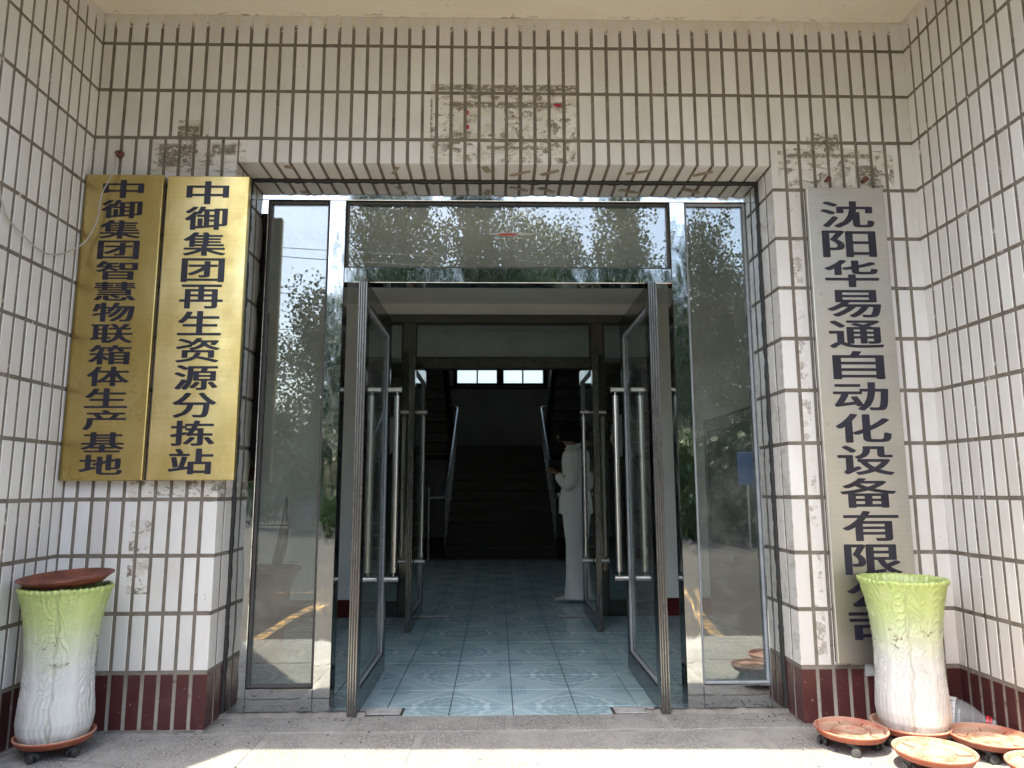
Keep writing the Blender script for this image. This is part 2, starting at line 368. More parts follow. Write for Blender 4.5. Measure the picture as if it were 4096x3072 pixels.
def tile_mesh(w, h):
    w = round(w, 3); h = round(h, 3); k = (w, h)
    if k in tile_cache: return tile_cache[k]
    b = .0016; D = .004; W, H = w/2, h/2
    q = lambda s_, y: [(-W+s_, y, -H+s_), (W-s_, y, -H+s_), (W-s_, y, H-s_), (-W+s_, y, H-s_)]
    v = q(0, D) + q(0, -DEP+b) + q(b, -DEP)
    f = [(8, 9, 10, 11)]
    for i in range(4):
        j = (i+1) % 4; f += [(i, j, 4+j, 4+i), (4+i, 4+j, 8+j, 8+i)]
    me = bpy.data.meshes.new('tile'); me.from_pydata(v, [], f); me.update(); tile_cache[k] = me; return me
mcache = {}
def put_tile(parent, cx, cy, cz, w, h, rotz=0, tilt=None, mat='tile', rx=0):
    base = tile_mesh(w, h); key = (round(w, 3), round(h, 3), mat)
    if key not in mcache:
        me = base.copy(); me.materials.append(MT[mat]); mcache[key] = me
    o = bpy.data.objects.new('tile', mcache[key]); COL.objects.link(o)
    o.parent = parent
    j = lambda s_: rnd.uniform(-s_, s_)
    o.location = (cx+j(.0006)-parent.location.x, cy+j(.0006)-parent.location.y, cz+j(.0008)-parent.location.z)
    o.rotation_euler = (rx+j(.004), j(.004), rotz+j(.006))
    return o
def facade_tiles(parent, xs, zs, extra=None):
    """tiles on the Y=0 plane between joint lines xs and zs (descending)"""
    for a in range(len(zs)-1):
        zt, zb = zs[a][0], zs[a+1][0]; m = zs[a][1]
        for k in range(len(xs)-1):
            x0, x1 = xs[k], xs[k+1]
            l = 0 if zs[a][2:] and False else JW/2
            if k == 0 and extra and extra[0] is not None: l = extra[0]
            rr = JW/2
            if k == len(xs)-2 and extra and extra[1] is not None: rr = extra[1]
            t_ = JH/2 if zs[a][0] < CZ-.001 else 0
            b_ = JH/2 if zs[a+1][0] > .03 and not (len(zs[a]) > 3) else 0
            w = x1-rr-x0-l; h = zt-t_-zb-b_
            put_tile(parent, (x0+l+x1-rr)/2, 0, (zt-t_+zb+b_)/2, w, h, mat=m)

wall_over = thing('wall', 'cream tiled wall above the entrance doors, brown wide joints, torn glue marks in the middle', 'tiled wall', (0, 0, ZL))
MB().box(-1.904, 1.904, -.0030, .30, ZL+.012, CZ+.1).build('mortar_bed', MT['grout'], wall_over)
MB().box(XL-.001, XR+.001, -.0028, .30, ZL+.0022, ZL+.0118).build('mortar_bed', MT['grout'], wall_over)
# rows above the lintel, full width
facade_tiles(wall_over, JX, [(CZ, 'tile'), (Z(0), 'tile'), (Z(1), 'tile'), (Z(2), 'tile')], (JW*.9, .0005))
mid = [x for x in JX if XL-.02 < x < XR+.02]; mid[0] = XL; mid[-1] = XR
facade_tiles(wall_over, mid, [(Z(2), 'tile', 0, 0), (ZL, 'tile')])
# soffit of the opening
for k in range(len(mid)-1):
    x0 = mid[k]+JW/2; x1 = mid[k+1]-JW/2
    put_tile(wall_over, (x0+x1)/2, (.008+FY)/2, ZL+.0055, x1-x0, FY-.008, rx=math.pi/2)
tape = plain('brown_tape_remnant', (.36, .29, .20), .6, var=.3)
for x, y, a, L_, w in ((-.53, .07, 2.0, .09, .02), (-.10, .05, 1.2, .07, .035), (.06, .09, -.5, .11, .025), (.20, .08, -.6, .10, .03), (.62, .07, -.35, .12, .028), (.93, .08, -.55, .10, .03), (-1.02, .04, .3, .04, .03)):
    ca, sa = math.cos(a), math.sin(a); q_ = [(-L_/2, -w/2), (L_/2, -w/2*.8), (L_/2*.9, w/2), (-L_/2*.95, w/2*.9)]
    v_ = [(x+px_*ca-py_*sa, y+px_*sa+py_*ca) for px_, py_ in q_]
    MB().add([(*p_, ZL-.0020) for p_ in v_]+[(*p_, ZL-.0008) for p_ in v_], [(0, 1, 2, 3), (4, 5, 6, 7), (0, 1, 5, 4), (1, 2, 6, 5), (2, 3, 7, 6), (3, 0, 4, 7)]).build('tape_remnant', tape, wall_over)
rd = plain('pink_red_paint', (.42, .02, .05), .6)
for x, z, w, h in ((-.188, 2.716, .004, .022), (-.187, 2.645, .006, .022), (.232, 2.757, .016, .014)):
    MB().box(x-w, x+w, -.0070, -.0056, z-h/2, z+h/2, .0005).build('paint_dash', rd, wall_over)
# piers left and right of the opening
def pier(side):
    L = side < 0
    p_ = thing('wall', 'narrow cream tiled wall left of the doors behind the two gold plaques' if L else 'narrow cream tiled wall right of the doors behind the silver plaque', 'tiled wall', (side*1.57, 0, 0))
    xs = [-1.904+(XL+1.904)*k/10 for k in range(11)] if L else [XR+(1.904-XR)*k/10 for k in range(11)]
    if L: MB().box(-1.904, XL-.0022, -.0029, .30, 0, ZL+.0119).build('mortar_bed', MT['grout'], p_)
    else: MB().box(XR+.0022, 1.904, -.0029, .30, 0, ZL+.0119).build('mortar_bed', MT['grout'], p_)
    rows = [(Z(2), 'tile')]+[(Z(i), 'tile') for i in range(3, 12)]+[(Z(12), 'maroon'), (.012, 'maroon')]
    e = (JW*.9, .0) if L else (.0, .0005)
    facade_tiles(p_, xs, rows, e)
    # jamb: two tiles deep
    ex = XL-.0055 if L else XR+.0055
    for a in range(len(rows)-1):
        zt, zb, m = rows[a][0], rows[a+1][0], rows[a][1]
        if a == 0: zt = ZL+JH/2
        t_, b_ = JH/2, (JH/2 if zb > .03 else 0)
        for y0, y1 in ((.0015, .074), (.074+JW, FY)):
            put_tile(p_, ex, (y0+y1)/2, (zt-t_+zb+b_)/2, y1-y0, zt-t_-zb-b_, rotz=(math.pi/2 if L else -math.pi/2), mat=m)
    return p_
pier(-1); pier(1)
# side walls of the recessed porch
WEND = -1.62
def side_wall(side):
    L = side < 0
    p_ = thing('wall', 'long cream tiled side wall on the left of the porch behind the cabbage pot with a lid' if L else 'long cream tiled side wall on the right of the porch beside the open cabbage pot', 'tiled wall', (side*1.904, -.6, 0))
    off = (.985 if L else .88)*c
    ys = [0, -off]
    while ys[-1] > WEND+.06: ys.append(ys[-1]-c)
    ys[-1] = WEND
    x = side*1.904
    MB().box(x-side*.0030, x+side*.30, WEND+.001, 0, 0, CZ+.1).build('mortar_bed', MT['grout'], p_)
    rows = [(CZ, 'tile')]+[(Z(i), 'tile') for i in range(12)]+[(Z(12), 'maroon'), (.012, 'maroon')]
    far = MB(); farm = MB()
    for a in range(len(rows)-1):
        zt, zb, m = rows[a][0], rows[a+1][0], rows[a][1]
        t_ = JH/2 if a else 0; b_ = JH/2 if zb > .03 else 0
        for k in range(len(ys)-1):
            y0, y1 = ys[k], ys[k+1]
            g0 = JW/2 if k else (JW*.2 if L else .007); g1 = JW/2
            w = (y0-g0)-(y1+g1); h = zt-t_-zb-b_; cy = ((y0-g0)+(y1+g1))/2; cz = (zt-t_+zb+b_)/2
            if k < 13: put_tile(p_, x, cy, cz, w, h, rotz=math.pi/2 if L else -math.pi/2, mat=m)
            else: (far if m == 'tile' else farm).box(x, x-side*DEP, cy-w/2, cy+w/2, cz-h/2, cz+h/2, .0015)
    far.build('tile_rows', MT['tile'], p_, kind='stuff'); farm.build('skirting_tile_rows', MT['maroon'], p_, kind='stuff')
side_wall(-1); side_wall(1)

# ------------------------------------------------------------------ ceiling slab, facade returns, building mass
ce = [(-4.5, 0.0), (-4.5, -1.54), (4.5, -1.81), (4.5, 0.0)]
cm = MB(); cm.add([(x, y, CZ) for x, y in ce]+[(x, y, CZ+.25) for x, y in ce], [(0, 1, 2, 3), (4, 5, 6, 7), (0, 1, 5, 4), (1, 2, 6, 5), (2, 3, 7, 6), (3, 0, 4, 7)])
structure(cm.build('ceiling', MT['plaster']))
fw = thing('wall', 'plain painted facade of the building either side of the porch, seen mirrored', 'wall', (0, WEND, 0))
MB().box(-12, -2.206, WEND, WEND+.25, -.5, 7).build('wall_panel', MT['concrete'], fw)
MB().box(2.206, 12, WEND, WEND+.25, -.5, 7).build('wall_panel', MT['concrete'], fw)
MB().box(-2.206, 2.206, -.0, .30, CZ+.252, 7).build('wall_panel', MT['concrete'], fw)
MB().box(-2.206, -1.906, WEND-.001, WEND+.3, CZ+.253, 7).build('wall_panel', MT['concrete'], fw)

# ------------------------------------------------------------------ porch floor: aggregate panels between smooth strips
PZ = .010
fl = structure(MB().box(-1.904, 1.904, -1.36, .16, -.5, PZ-.003).build('porch_floor', MT['cement']))
def panel(x0, x1, y0, y1): MB().box(x0, x1, y0, y1, PZ-.006, PZ, .0015).build('panel', MT['agg'], fl)
g = .016
for (x0, x1) in ((-1.904, -1.26), (-1.26, -.655), (-.655, -.003), (-.003, .66), (.66, 1.27), (1.27, 1.904)):
    yt = -.0 if abs((x0+x1)/2) > 1.24 else .145
    panel(x0+g, x1-g, -.055+g, yt)
for (x0, x1) in ((-1.904, -1.52), (-1.52, -.96), (-.96, -.36), (-.36, .405), (.405, 1.0), (1.0, 1.56), (1.56, 1.904)):
    panel(x0+g, x1-g, -.69+g, -.055-g)
    panel(x0+g, x1-g, -1.36+g, -.69-g)
for pts_, nm in (([(-1.26, .020), (-1.1, .032), (-.95, .05), (-.80, .088), (-.62, .110)], 0), ([(1.22, .03), (1.05, .06), (.9, .052)], 1), ([(-1.75, -.30), (-1.5, -.34), (-1.3, -.43), (-1.18, -.60)], 2)):
    A = []; B = []
    for (xa, ya), (xb, yb_) in zip(pts_[:-1], pts_[1:]):
        for i in range(14):
            t_ = i/14; x = xa+(xb-xa)*t_; y = ya+(yb_-ya)*t_+.006*noise.noise(Vector((x*40, nm, 0))); w = .0012+.0010*noise.noise(Vector((x*60, 3, nm)))
            A.append((x, y+w, PZ+.0006)); B.append((x, y-w, PZ+.0006))
    structure(MB().loft([A, B], cap=False, closed=False, smooth=False).build('crack', MT['beadd'], fl))
# uneven mortar lip in front of the frame
mb = MB()
for (xa, xb) in ((XL, -.62), (.60, XR)):
    n = 46; A = []; B = []; Cc = []; D_ = []
    for i in range(n+1):
        x = xa+(xb-xa)*i/n; w = .035+.03*noise.noise(Vector((x*7, 1, 0)))+.012*noise.noise(Vector((x*31, 5, 0))); h = .012+.008*noise.noise(Vector((x*23, 2, 3)))
        A.append((x, FY+.01, PZ+h)); B.append((x, FY-w*.5, PZ+h*.9)); Cc.append((x, FY-w, PZ-.001)); D_.append((x, FY+.01, PZ-.002))
    mb.loft([D_, A, B, Cc], cap=False, closed=False)
structure(mb.build('threshold_mortar', cement('rough_mortar', (.17, .16, .145), (.31, .295, .265))))
# low steps down to the yard
for i in range(2):
    structure(MB().box(-1.90, 1.90, -1.66-.3*i, -1.3605-.3*i, -.5, PZ-.17*(i+1), .01).build('step', MT['cement']))

# ------------------------------------------------------------------ interior floor tiles
ifl = structure(MB().box(-3.6, 3.6, .16, 7.2, -.05, -.004).build('interior_floor', MT['fgrout']))
px = .2833; py = .2745
def fx(i): return .0215+px*i
def fy(j): return .3015+py*j
fm = {}
def ftile(x0, x1, y0, y1):
    k = (round(x1-x0, 3), round(y1-y0, 3))
    if k not in fm:
        w, h = k; b_ = .0015; q = lambda s_, z: [(-w/2+s_, -h/2+s_, z), (w/2-s_, -h/2+s_, z), (w/2-s_, h/2-s_, z), (-w/2+s_, h/2-s_, z)]
        v = q(0, -.006)+q(0, .0005)+q(b_, .002); f = [(8, 9, 10, 11)]
        for i in range(4):
            j = (i+1) % 4; f += [(i, j, 4+j, 4+i), (4+i, 4+j, 8+j, 8+i)]
        me = bpy.data.meshes.new('tile'); me.from_pydata(v, [], f); me.materials.append(MT['ftile']); fm[k] = me
    o = bpy.data.objects.new('tile', fm[k]); COL.objects.link(o); o.parent = ifl
    o.location = ((x0+x1)/2, (y0+y1)/2, rnd.uniform(-.0006, .0006)); o.rotation_euler = (rnd.uniform(-.0015, .0015), rnd.uniform(-.0015, .0015), 0)
gg = .0022
cnt = 0
bulk = MB()
for j in range(-1, 25):
    y0 = max(fy(j), .163)+gg; y1 = fy(j+1)-gg
    for i in range(-12, 12):
        if i < -6 or i > 5:
            bulk.box(fx(i)+gg, fx(i+1)-gg, y0, y1, -.005, .0015)
        else: ftile(fx(i)+gg, fx(i+1)-gg, y0, y1); cnt += 1
bulk.build('tile_rows', MT['ftile'], ifl, kind='stuff')

# ------------------------------------------------------------------ vestibule and hall shell
VX = 1.92; VY = 2.60; VC = 2.49
vl = MB(); vl.box(-VX-.12, -VX, .305, VY-.001, 0, VC); tag(vl.build('wall', MT['white']), 'pale plastered vestibule wall on the left, seen through the left side pane', 'wall')
tag(MB().box(VX, VX+.12, .305, VY-.001, 0, VC).build('wall', MT['white']), 'pale plastered vestibule wall on the right behind the dark cabinet', 'wall')
structure(MB().box(-VX-.12, VX+.12, .302, VY-.001, VC+.001, VC+.1).build('vestibule_ceiling', MT['ivory']))
bw = thing('wall', 'pale cross wall around the inner doors with maroon skirting and ragged paint edge', 'wall', (0, VY, 0))
IXL, IXR, IZ = -1.165, 1.235, 2.40
MB().box(-3.6, IXL, VY, VY+.2, 0, 3.1).box(IXR, 3.6, VY, VY+.2, 0, 3.1).box(IXL, IXR, VY, VY+.2, IZ, 3.1).build('wall_panel', MT['white'], bw)
MB().box(-VX, IXL, VY-.012, VY+.002, 0, .135, .003).build('skirting', MT['skirt'], bw)
MB().box(IXR, VX, VY-.012, VY+.002, 0, .135, .003).build('skirting', MT['skirt'], bw)
# hall beyond
hs = thing('hall_walls', 'dim grey walls of the stair hall beyond the inner doors', 'wall', (0, 7, 0))
HY = 12.0
for sx in (-1, 1):
    xa, xb = sx*3.6, sx*3.72
    MB().box(xa, xb, VY+.2, 3.3, 0, 6).box(xa, xb, 4.6, HY, 0, 6).box(xa, xb, 3.3, 4.6, 0, 1.2).box(xa, xb, 3.3, 4.6, 2.6, 6).build('wall_panel', MT['hall'], hs)
WX0, WX1, WZ0, WZ1 = -.90, .95, 3.24, 4.3
MB().box(-3.6, WX0-.08, HY, HY+.2, 0, 6).box(WX1+.08, 3.6, HY, HY+.2, 0, 6).box(WX0-.08, WX1+.08, HY, HY+.2, 0, WZ0-.08).box(WX0-.08, WX1+.08, HY, HY+.2, WZ1+.08, 6).build('wall_panel', MT['hall'], hs)
MB().box(-3.6, 3.6, 6.3, 6.6, 2.72, 3.1, .01).build('beam', MT['hall'], hs)
MB().box(-3.6, 3.6, 4.4, 4.65, 2.82, 3.1, .01).build('beam', MT['hall'], hs)
structure(MB().box(-3.72, 3.72, VY+.2, 7.0, 3.1, 3.25).build('hall_ceiling', MT['hall']))
structure(MB().box(-3.72, 3.72, 7.0, HY+.2, 6.0, 6.15).build('hall_ceiling', MT['hall']))
MB().box(-3.6, 3.6, 6.85, 7.0, 3.25, 6.0).build('wall_panel', MT['hall'], hs)
# stair window
wt = thing('window', 'high bright four-pane landing window with brown wooden frame', 'window', (0, HY, WZ0))
f = MB(); f.box(WX0-.08, WX1+.08, HY-.03, HY+.08, WZ0-.08, WZ0, .006).box(WX0-.08, WX1+.08, HY-.03, HY+.08, WZ1, WZ1+.08, .006)
f.box(WX0-.08, WX0, HY-.03, HY+.08, WZ0, WZ1, .006).box(WX1, WX1+.08, HY-.03, HY+.08, WZ0, WZ1, .006)
f.box(-.05, .10, HY-.02, HY+.07, WZ0, WZ1, .006).build('frame', MT['fwood'], wt)
MB().box(WX0-.14, WX1+.14, HY-.10, HY, WZ0-.12, WZ0-.082, .006).build('sill', MT['fwood'], wt)
tp = NT('frosted_window_pane'); tp.n.remove(tp.b)
a_ = tp.n.new('ShaderNodeBsdfTransparent'); a_.inputs[0].default_value = (.98, .93, .84, 1)
b_ = tp.n.new('ShaderNodeBsdfTranslucent'); b_.inputs[0].default_value = (.75, .8, .8, 1)
mx = tp.n.new('ShaderNodeMixShader'); mx.inputs[0].default_value = .45; tp.link(a_.outputs[0], mx.inputs[1]); tp.link(b_.outputs[0], mx.inputs[2]); tp.link(mx.outputs[0], tp.out.inputs[0])
for sx in (-1, 1):  # unseen windows added to brighten the hall and the person in white
    sw_ = thing('window', ('left' if sx < 0 else 'right')+' unseen side window added to light the person in the stair hall', 'window', (sx*3.66, 3.95, 1.2))
    f = MB()
    for (ya, yb_, za, zb) in ((3.3, 4.6, 1.2, 1.26), (3.3, 4.6, 2.54, 2.6), (3.3, 3.36, 1.26, 2.54), (4.54, 4.6, 1.26, 2.54), (3.92, 3.98, 1.26, 2.54)): f.box(sx*3.63, sx*3.69, ya, yb_, za, zb)
    f.build('frame', MT['fwood'], sw_)
    for ya, yb_ in ((3.36, 3.92), (3.98, 4.54)): MB().box(sx*3.655, sx*3.661, ya, yb_, 1.26, 2.54).build('pane', tp.m, sw_)
for (x0, x1) in ((WX0, -.485), (-.455, -.05), (.10, .50), (.53, WX1)):
    MB().box(x0, x1, HY+.03, HY+.036, WZ0, WZ1).build('pane', tp.m, wt)
MB().box(-.485, -.455, HY+.01, HY+.05, WZ0, WZ1).build('glazing_bar', MT['fwood'], wt)
MB().box(.50, .53, HY+.01, HY+.05, WZ0, WZ1).build('glazing_bar', MT['fwood'], wt)

structure(MB().box(-3.72, 3.72, 7.2005, HY+.2, -.06, -.004).build('hall_floor', MT['stone']))
# stairs
st = thing('staircase', 'dark terrazzo staircase rising straight ahead to the landing under the window', 'staircase', (0, 7.12, 0))
NS = 11; rise = 1.76/NS; tread = .275; S0 = 7.12
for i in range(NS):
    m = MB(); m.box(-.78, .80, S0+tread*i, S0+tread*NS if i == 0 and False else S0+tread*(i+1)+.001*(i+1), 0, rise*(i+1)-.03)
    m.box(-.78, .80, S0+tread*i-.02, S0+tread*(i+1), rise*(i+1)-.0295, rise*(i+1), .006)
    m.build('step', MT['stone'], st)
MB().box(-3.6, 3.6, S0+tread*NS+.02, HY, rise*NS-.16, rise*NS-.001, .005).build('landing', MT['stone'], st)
for sx in (-1, 1):
    m = MB(); n = 11
    for i in range(n):
        y1 = S0+tread*NS-tread*i; z1 = rise*NS+rise*(i+1)
        m.box(sx*.92, sx*2.3, y1-tread, y1, z1-.26, z1)
    m.build('upper_flight', MT['stone'], st)
    MB().tube([(sx*.92, S0+tread*NS, rise*NS), (sx*.92, S0+tread*(NS-11), rise*NS+rise*11)], .10, 6).build('stringer', MT['dark'], st)
for sx, lab in ((-1, 'steel stair handrail on the left with thin balusters'), (1, 'steel stair handrail on the right beside the person in white')):
    q = thing('stair_railing', lab, 'railing', (sx*.80, S0, 0), 'railings of the lower stair flight')
    x = sx*.79+(.0 if sx < 0 else .005)
    y_e = S0+tread*NS; ztop = rise*NS+.72
    MB().tube([(x+sx*.22, S0-.03, .86), (x+sx*.03, S0-.02, .86), (x, S0+.06, .88), (x, y_e, ztop), (x+sx*.01, y_e+.08, ztop+.03), (x+sx*.20, y_e+.08, ztop+.03)], .024, 8).build('handrail', MT['rail'], q)
    for i in range(NS):
        yy = S0+tread*(i+.5); zz = rise*(i+1); zt = .88+(yy-S0-.06)*(ztop-.88)/(y_e-S0-.06)
        MB().tube([(x, yy, zz), (x, yy, zt)], .008, 6).build('baluster', MT['rail'], q)
    MB().tube([(x+sx*.22, S0-.03, 0), (x+sx*.22, S0-.03, .97)], .017, 8).build('newel_post', MT['rail'], q)
    MB().lathe([(0, 0), (.02, .005), (.032, .03), (.02, .055), (0, .06)], (x+sx*.22, S0-.03, .96), 12).build('finial', MT['rail'], q)
    MB().tube([(x+sx*.20, y_e+.08, ztop+.03), (x+sx*.22, y_e-.1, ztop+.1), (x+sx*.22, y_e-2.6, ztop+1.6)], .022, 8).build('upper_handrail', MT['rail'], q)

# indoor planter and cabinet in the vestibule
pt = thing('planter', 'dark red flared planter with one upright leaf behind the left side pane', 'plant pot', (-1.44, 1.25, 0))
MB().lathe([(0, .004), (.115, .004), (.125, .01), (.135, .30), (.15, .42), (.185, .49), (.205, .515), (.195, .525), (.17, .50), (.13, .45), (0, .44)], (-1.42, 1.25, 0), 32).build('pot', plain('dark_red_plastic', (.10, .022, .02), .4), pt)
lf = MB()
rings = []
for i in range(9):
    t_ = i/8; w = .034*math.sin(math.pi*min(1, t_*.8+.22))**.8*(1 if t_ < .95 else .25); cx_ = -1.40+.10*t_+.02*math.sin(4*t_); z_ = .42+.52*t_
    rings.append([(cx_-w, 1.25+.01, z_), (cx_, 1.25-.012, z_+.004), (cx_+w, 1.25+.01, z_), (cx_, 1.25+.004, z_)])
lf.loft(rings).build('leaf', plain('dark_green_leaf', (.06, .06, .04), .5), pt)
cb = thing('cabinet', 'dark display cabinet with green glazed front behind the right side pane', 'cabinet', (1.7, 1.4, 0))
MB().box(1.615, 1.918, .50, 2.58, .0, 1.52, .01).build('body', MT['dark'], cb)
MB().box(1.60, 1.613, .62, 2.40, .58, 1.42, .003).build('back_board', MT['darkg'], cb)
f = MB()
for (y0, y1, z0, z1) in ((.56, 2.46, 1.42, 1.49), (.56, 2.46, .52, .58), (.56, .62, .58, 1.42), (2.40, 2.46, .58, 1.42)): f.box(1.585, 1.614, y0, y1, z0, z1, .004)
f.build('frame', MT['mirror2'], cb)

# ------------------------------------------------------------------ steel door frames
def frame_piece(name, parent, mat, *b): return MB().box(*b, .0025).build(name, mat, parent)
df = thing('entrance_frame', 'mirror stainless entrance frame with side panes and transom pane reflecting poplars', 'door frame', (0, FY, 0))
FB = FY+.09
ML0, ML1, MR0, MR1 = -.857, -.779, .789, .863
GL0, GR1 = -1.150, 1.165
mir = MT['mirror']
frame_piece('stile', df, mir, XL+.001, GL0, FY, FB, .018, 2.362)
frame_piece('stile', df, mir, GR1, XR-.001, FY, FB, .018, 2.362)
frame_piece('header', df, mir, XL+.001, XR-.001, FY+.0005, FB, 2.3625, ZL+.004)
frame_piece('mullion', df, mir, ML0, ML1, FY+.0004, FB+.001, .012, 2.362)
frame_piece('mullion', df, mir, MR0, MR1, FY+.0004, FB+.001, .012, 2.362)
frame_piece('transom_bar', df, mir, ML1+.0005, MR0-.0005, FY+.0006, FB, 1.952, 2.026)
frame_piece('bottom_rail', df, mir, GL0+.0005, ML0-.0005, FY+.0008, FB, .022, .118)
frame_piece('bottom_rail', df, mir, MR1+.0005, GR1-.0005, FY+.0008, FB, .022, .118)
def pane(parent, x0, x1, z0, z1, y, mat, bead, bmat, w=.016, d_=.016, name='pane'):
    """glass with a bead running round it on the outer side"""
    g_ = MB().box(x0+.002, x1-.002, y, y+.006, z0+.002, z1-.002).build(name, mat, parent)
    b = MB(); b.box(x0, x0+w, y-d_, y-.0005, z0, z1, .002).box(x1-w, x1, y-d_, y-.0005, z0, z1, .002)
    b.box(x0+w, x1-w, y-d_, y-.0005, z0, z0+w, .002).box(x0+w, x1-w, y-d_, y-.0005, z1-w, z1, .002)
    b.build('glazing_bead', bmat, g_); return g_
pane(df, GL0, ML0, .1185, 2.3618, FY+.030, MT['glass'], 1, MT['beadd'], .012)
pane(df, MR1, GR1, .1185, 2.3618, FY+.030, MT['glass'], 1, MT['bead'], .012)
tpn = pane(df, ML1, MR0, 2.0265, 2.3618, FY+.034, MT['glass'], 1, MT['beadd'], .010)
# black sealant round the opening
def caulk(pts, rr=.009):
    out = []; rad = []
    for a, b in zip(pts[:-1], pts[1:]):
        a, b = Vector(a), Vector(b); n = int((b-a).length/.02)
        for i in range(n+(1 if b == Vector(pts[-1]) else 0)):
            p = a.lerp(b, i/n); out.append(p+Vector((noise.noise(p*19)*.003, noise.noise(p*17+Vector((5, 0, 0)))*.003, noise.noise(p*23+Vector((0, 9, 0)))*.004)))
            rad.append(rr*(1+.45*noise.noise(p*35)))
    return MB().tube(out, rad, 8)
caulk([(XL+.002, FY-.006, .02), (XL+.002, FY-.006, ZL-.002), (XR-.002, FY-.006, ZL-.002), (XR-.002, FY-.006, .02)], .010).build('sealant', MT['caulk'], df)
# scraped paper remnant on the transom pane (red with grey edge)
tq = plain('grey_paper_remnant', (.40, .40, .36), .9); tr_ = plain('red_paper_remnant', (.42, .05, .03), .9)
def blob(x0, x1, zc, h, y, mat, parent, n=26, seed=0):
    top = []; bot = []
    for i in range(n+1):
        t_ = i/n; w = h*math.sin(math.pi*t_)**.6*(1+.5*noise.noise(Vector((i*.6, seed, 0)))); x = x0+(x1-x0)*t_
        top.append((x, y, zc+w/2)); bot.append((x, y, zc-w/2))
    return MB().loft([top, bot], cap=False, closed=False, smooth=False).build('paper_scrap', mat, parent)
blob(-.095, .135, 2.206, .017, FY+.0292, tq, tpn); blob(-.055, .055, 2.204, .011, FY+.0286, tr_, tpn, seed=4)

# inner frame
IF = VY-.015
inf = thing('inner_door_frame', 'dark stainless inner door frame with transom pane and side lights', 'door frame', (0, IF, 0))
m3 = MT['mirror3']
I0, I1, I2, I3 = -.815, -.715, .720, .820
frame_piece('stile', inf, m3, IXL, IXL+.05, IF, IF+.1, .001, IZ)
frame_piece('stile', inf, m3, IXR-.05, IXR, IF, IF+.1, .001, IZ)
frame_piece('header', inf, m3, IXL+.0505, IXR-.0505, IF+.0005, IF+.1, IZ-.07, IZ)
frame_piece('mullion', inf, m3, I0, I1, IF+.0004, IF+.1, .001, IZ-.0705)
frame_piece('mullion', inf, m3, I2, I3, IF+.0004, IF+.1, .001, IZ-.0705)
frame_piece('transom_bar', inf, m3, I1+.0005, I2-.0005, IF+.0006, IF+.1, 1.950, 2.035)
frame_piece('bottom_rail', inf, m3, IXL+.0505, I0-.0005, IF+.0008, IF+.1, .002, .11)
frame_piece('bottom_rail', inf, m3, I3+.0005, IXR-.0505, IF+.0008, IF+.1, .002, .11)
for (x0, x1, z0, z1) in ((IXL+.051, I0-.001, .111, IZ-.071), (I3+.001, IXR-.051, .111, IZ-.071), (I1+.001, I2-.001, 2.036, IZ-.071)):
    pane(inf, x0, x1, z0, z1, IF+.03, MT['glassd'], 1, MT['beadd'], .012)

# ------------------------------------------------------------------ door leaves (each opened square to the frame)
def leaf(label, x, y0, y1, z0, z1, yb, zb0, zb1, mat, group, flip=1, barr=.017, off=.070):
    t_ = thing('door_leaf', label, 'door', (x, y0, z0), group)
    T = .021; nw = .075; fw_ = .05
    fp = lambda n, *b: MB().box(*b, .002).build(n, mat, t_)
    fp('stile', x-T, x+T, y0+.0022, y0+nw, z0, z1)
    fp('stile', x-T, x+T, y1-fw_, y1, z0, z1)
    fp('top_rail', x-T+.0004, x+T-.0004, y0+nw+.0003, y1-fw_-.0003, z1-.095, z1)
    fp('bottom_rail', x-T+.0004, x+T-.0004, y0+nw+.0003, y1-fw_-.0003, z0, z0+.095)
    # edge profile: bright ribs with dark grooves
    e = MB()
    for k in (-.0165, -.0065, .0045, .0160): e.box(x+k-.0028, x+k+.0028, y0-.003, y0+.0020, z0+.001, z1-.001, .001)
    e.build('edge_strip', MT['edge'], t_)
    MB().box(x-T+.001, x+T-.001, y0-.0004, y0+.0019, z0+.001, z1-.001).build('edge_groove', MT['beadd'], t_)
    g_ = MB().box(x-.003, x+.003, y0+nw+.001, y1-fw_-.001, z0+.0955, z1-.0955).build('glass', MT['glassd'], t_)
    for sx in (-1, 1):
        b = MB(); xa, xb = x+sx*.0035, x+sx*.014; w = .016; ya, yc = y0+nw+.0005, y1-fw_-.0005; za, zc = z0+.096, z1-.096
        b.box(xa, xb, ya, ya+w, za, zc, .0015).box(xa, xb, yc-w, yc, za, zc, .0015).box(xa, xb, ya+w, yc-w, za, za+w, .0015).box(xa, xb, ya+w, yc-w, zc-w, zc, .0015)
        b.build('glazing_bead', MT['bead'], g_)
    # pull handle: pair of bars on two through brackets
    for sx in (-1, 1):
        hd = MB().tube([(x+sx*off, yb, zb0+.035), (x+sx*off, yb, zb1-.035)], barr, 14).build('handle', MT['brushed'], t_)
        for zz, dz in ((zb0, .038), (zb1, -.038)):
            MB().tube([(x+sx*.0215, yb, zz), (x+sx*(off+.0225), yb, zz)], .0145, 12).build('bracket', MT['brushed'], hd)
            MB().tube([(x+sx*off, yb, zz), (x+sx*off, yb, zz+dz)], .006, 8).build('pin', MT['rail'], hd)
            MB().tube([(x+sx*(off+.0226), yb, zz), (x+sx*(off+.026), yb, zz)], .0165, 12).build('end_cap', MT['brushed'], hd)
    return t_, g_
gd = 'glazed stainless door leaves standing open'
L1, gl1 = leaf('left outer glass door leaf standing open, nearest the left side pane', -.678, .14, .93, .012, 1.945, .84, .50, 1.53, MT['mirror2'], gd)
L2, gl2 = leaf('right outer glass door leaf standing open, nearest the right side pane', .684, .14, .93, .012, 1.945, .84, .50, 1.53, MT['mirror2'], gd)
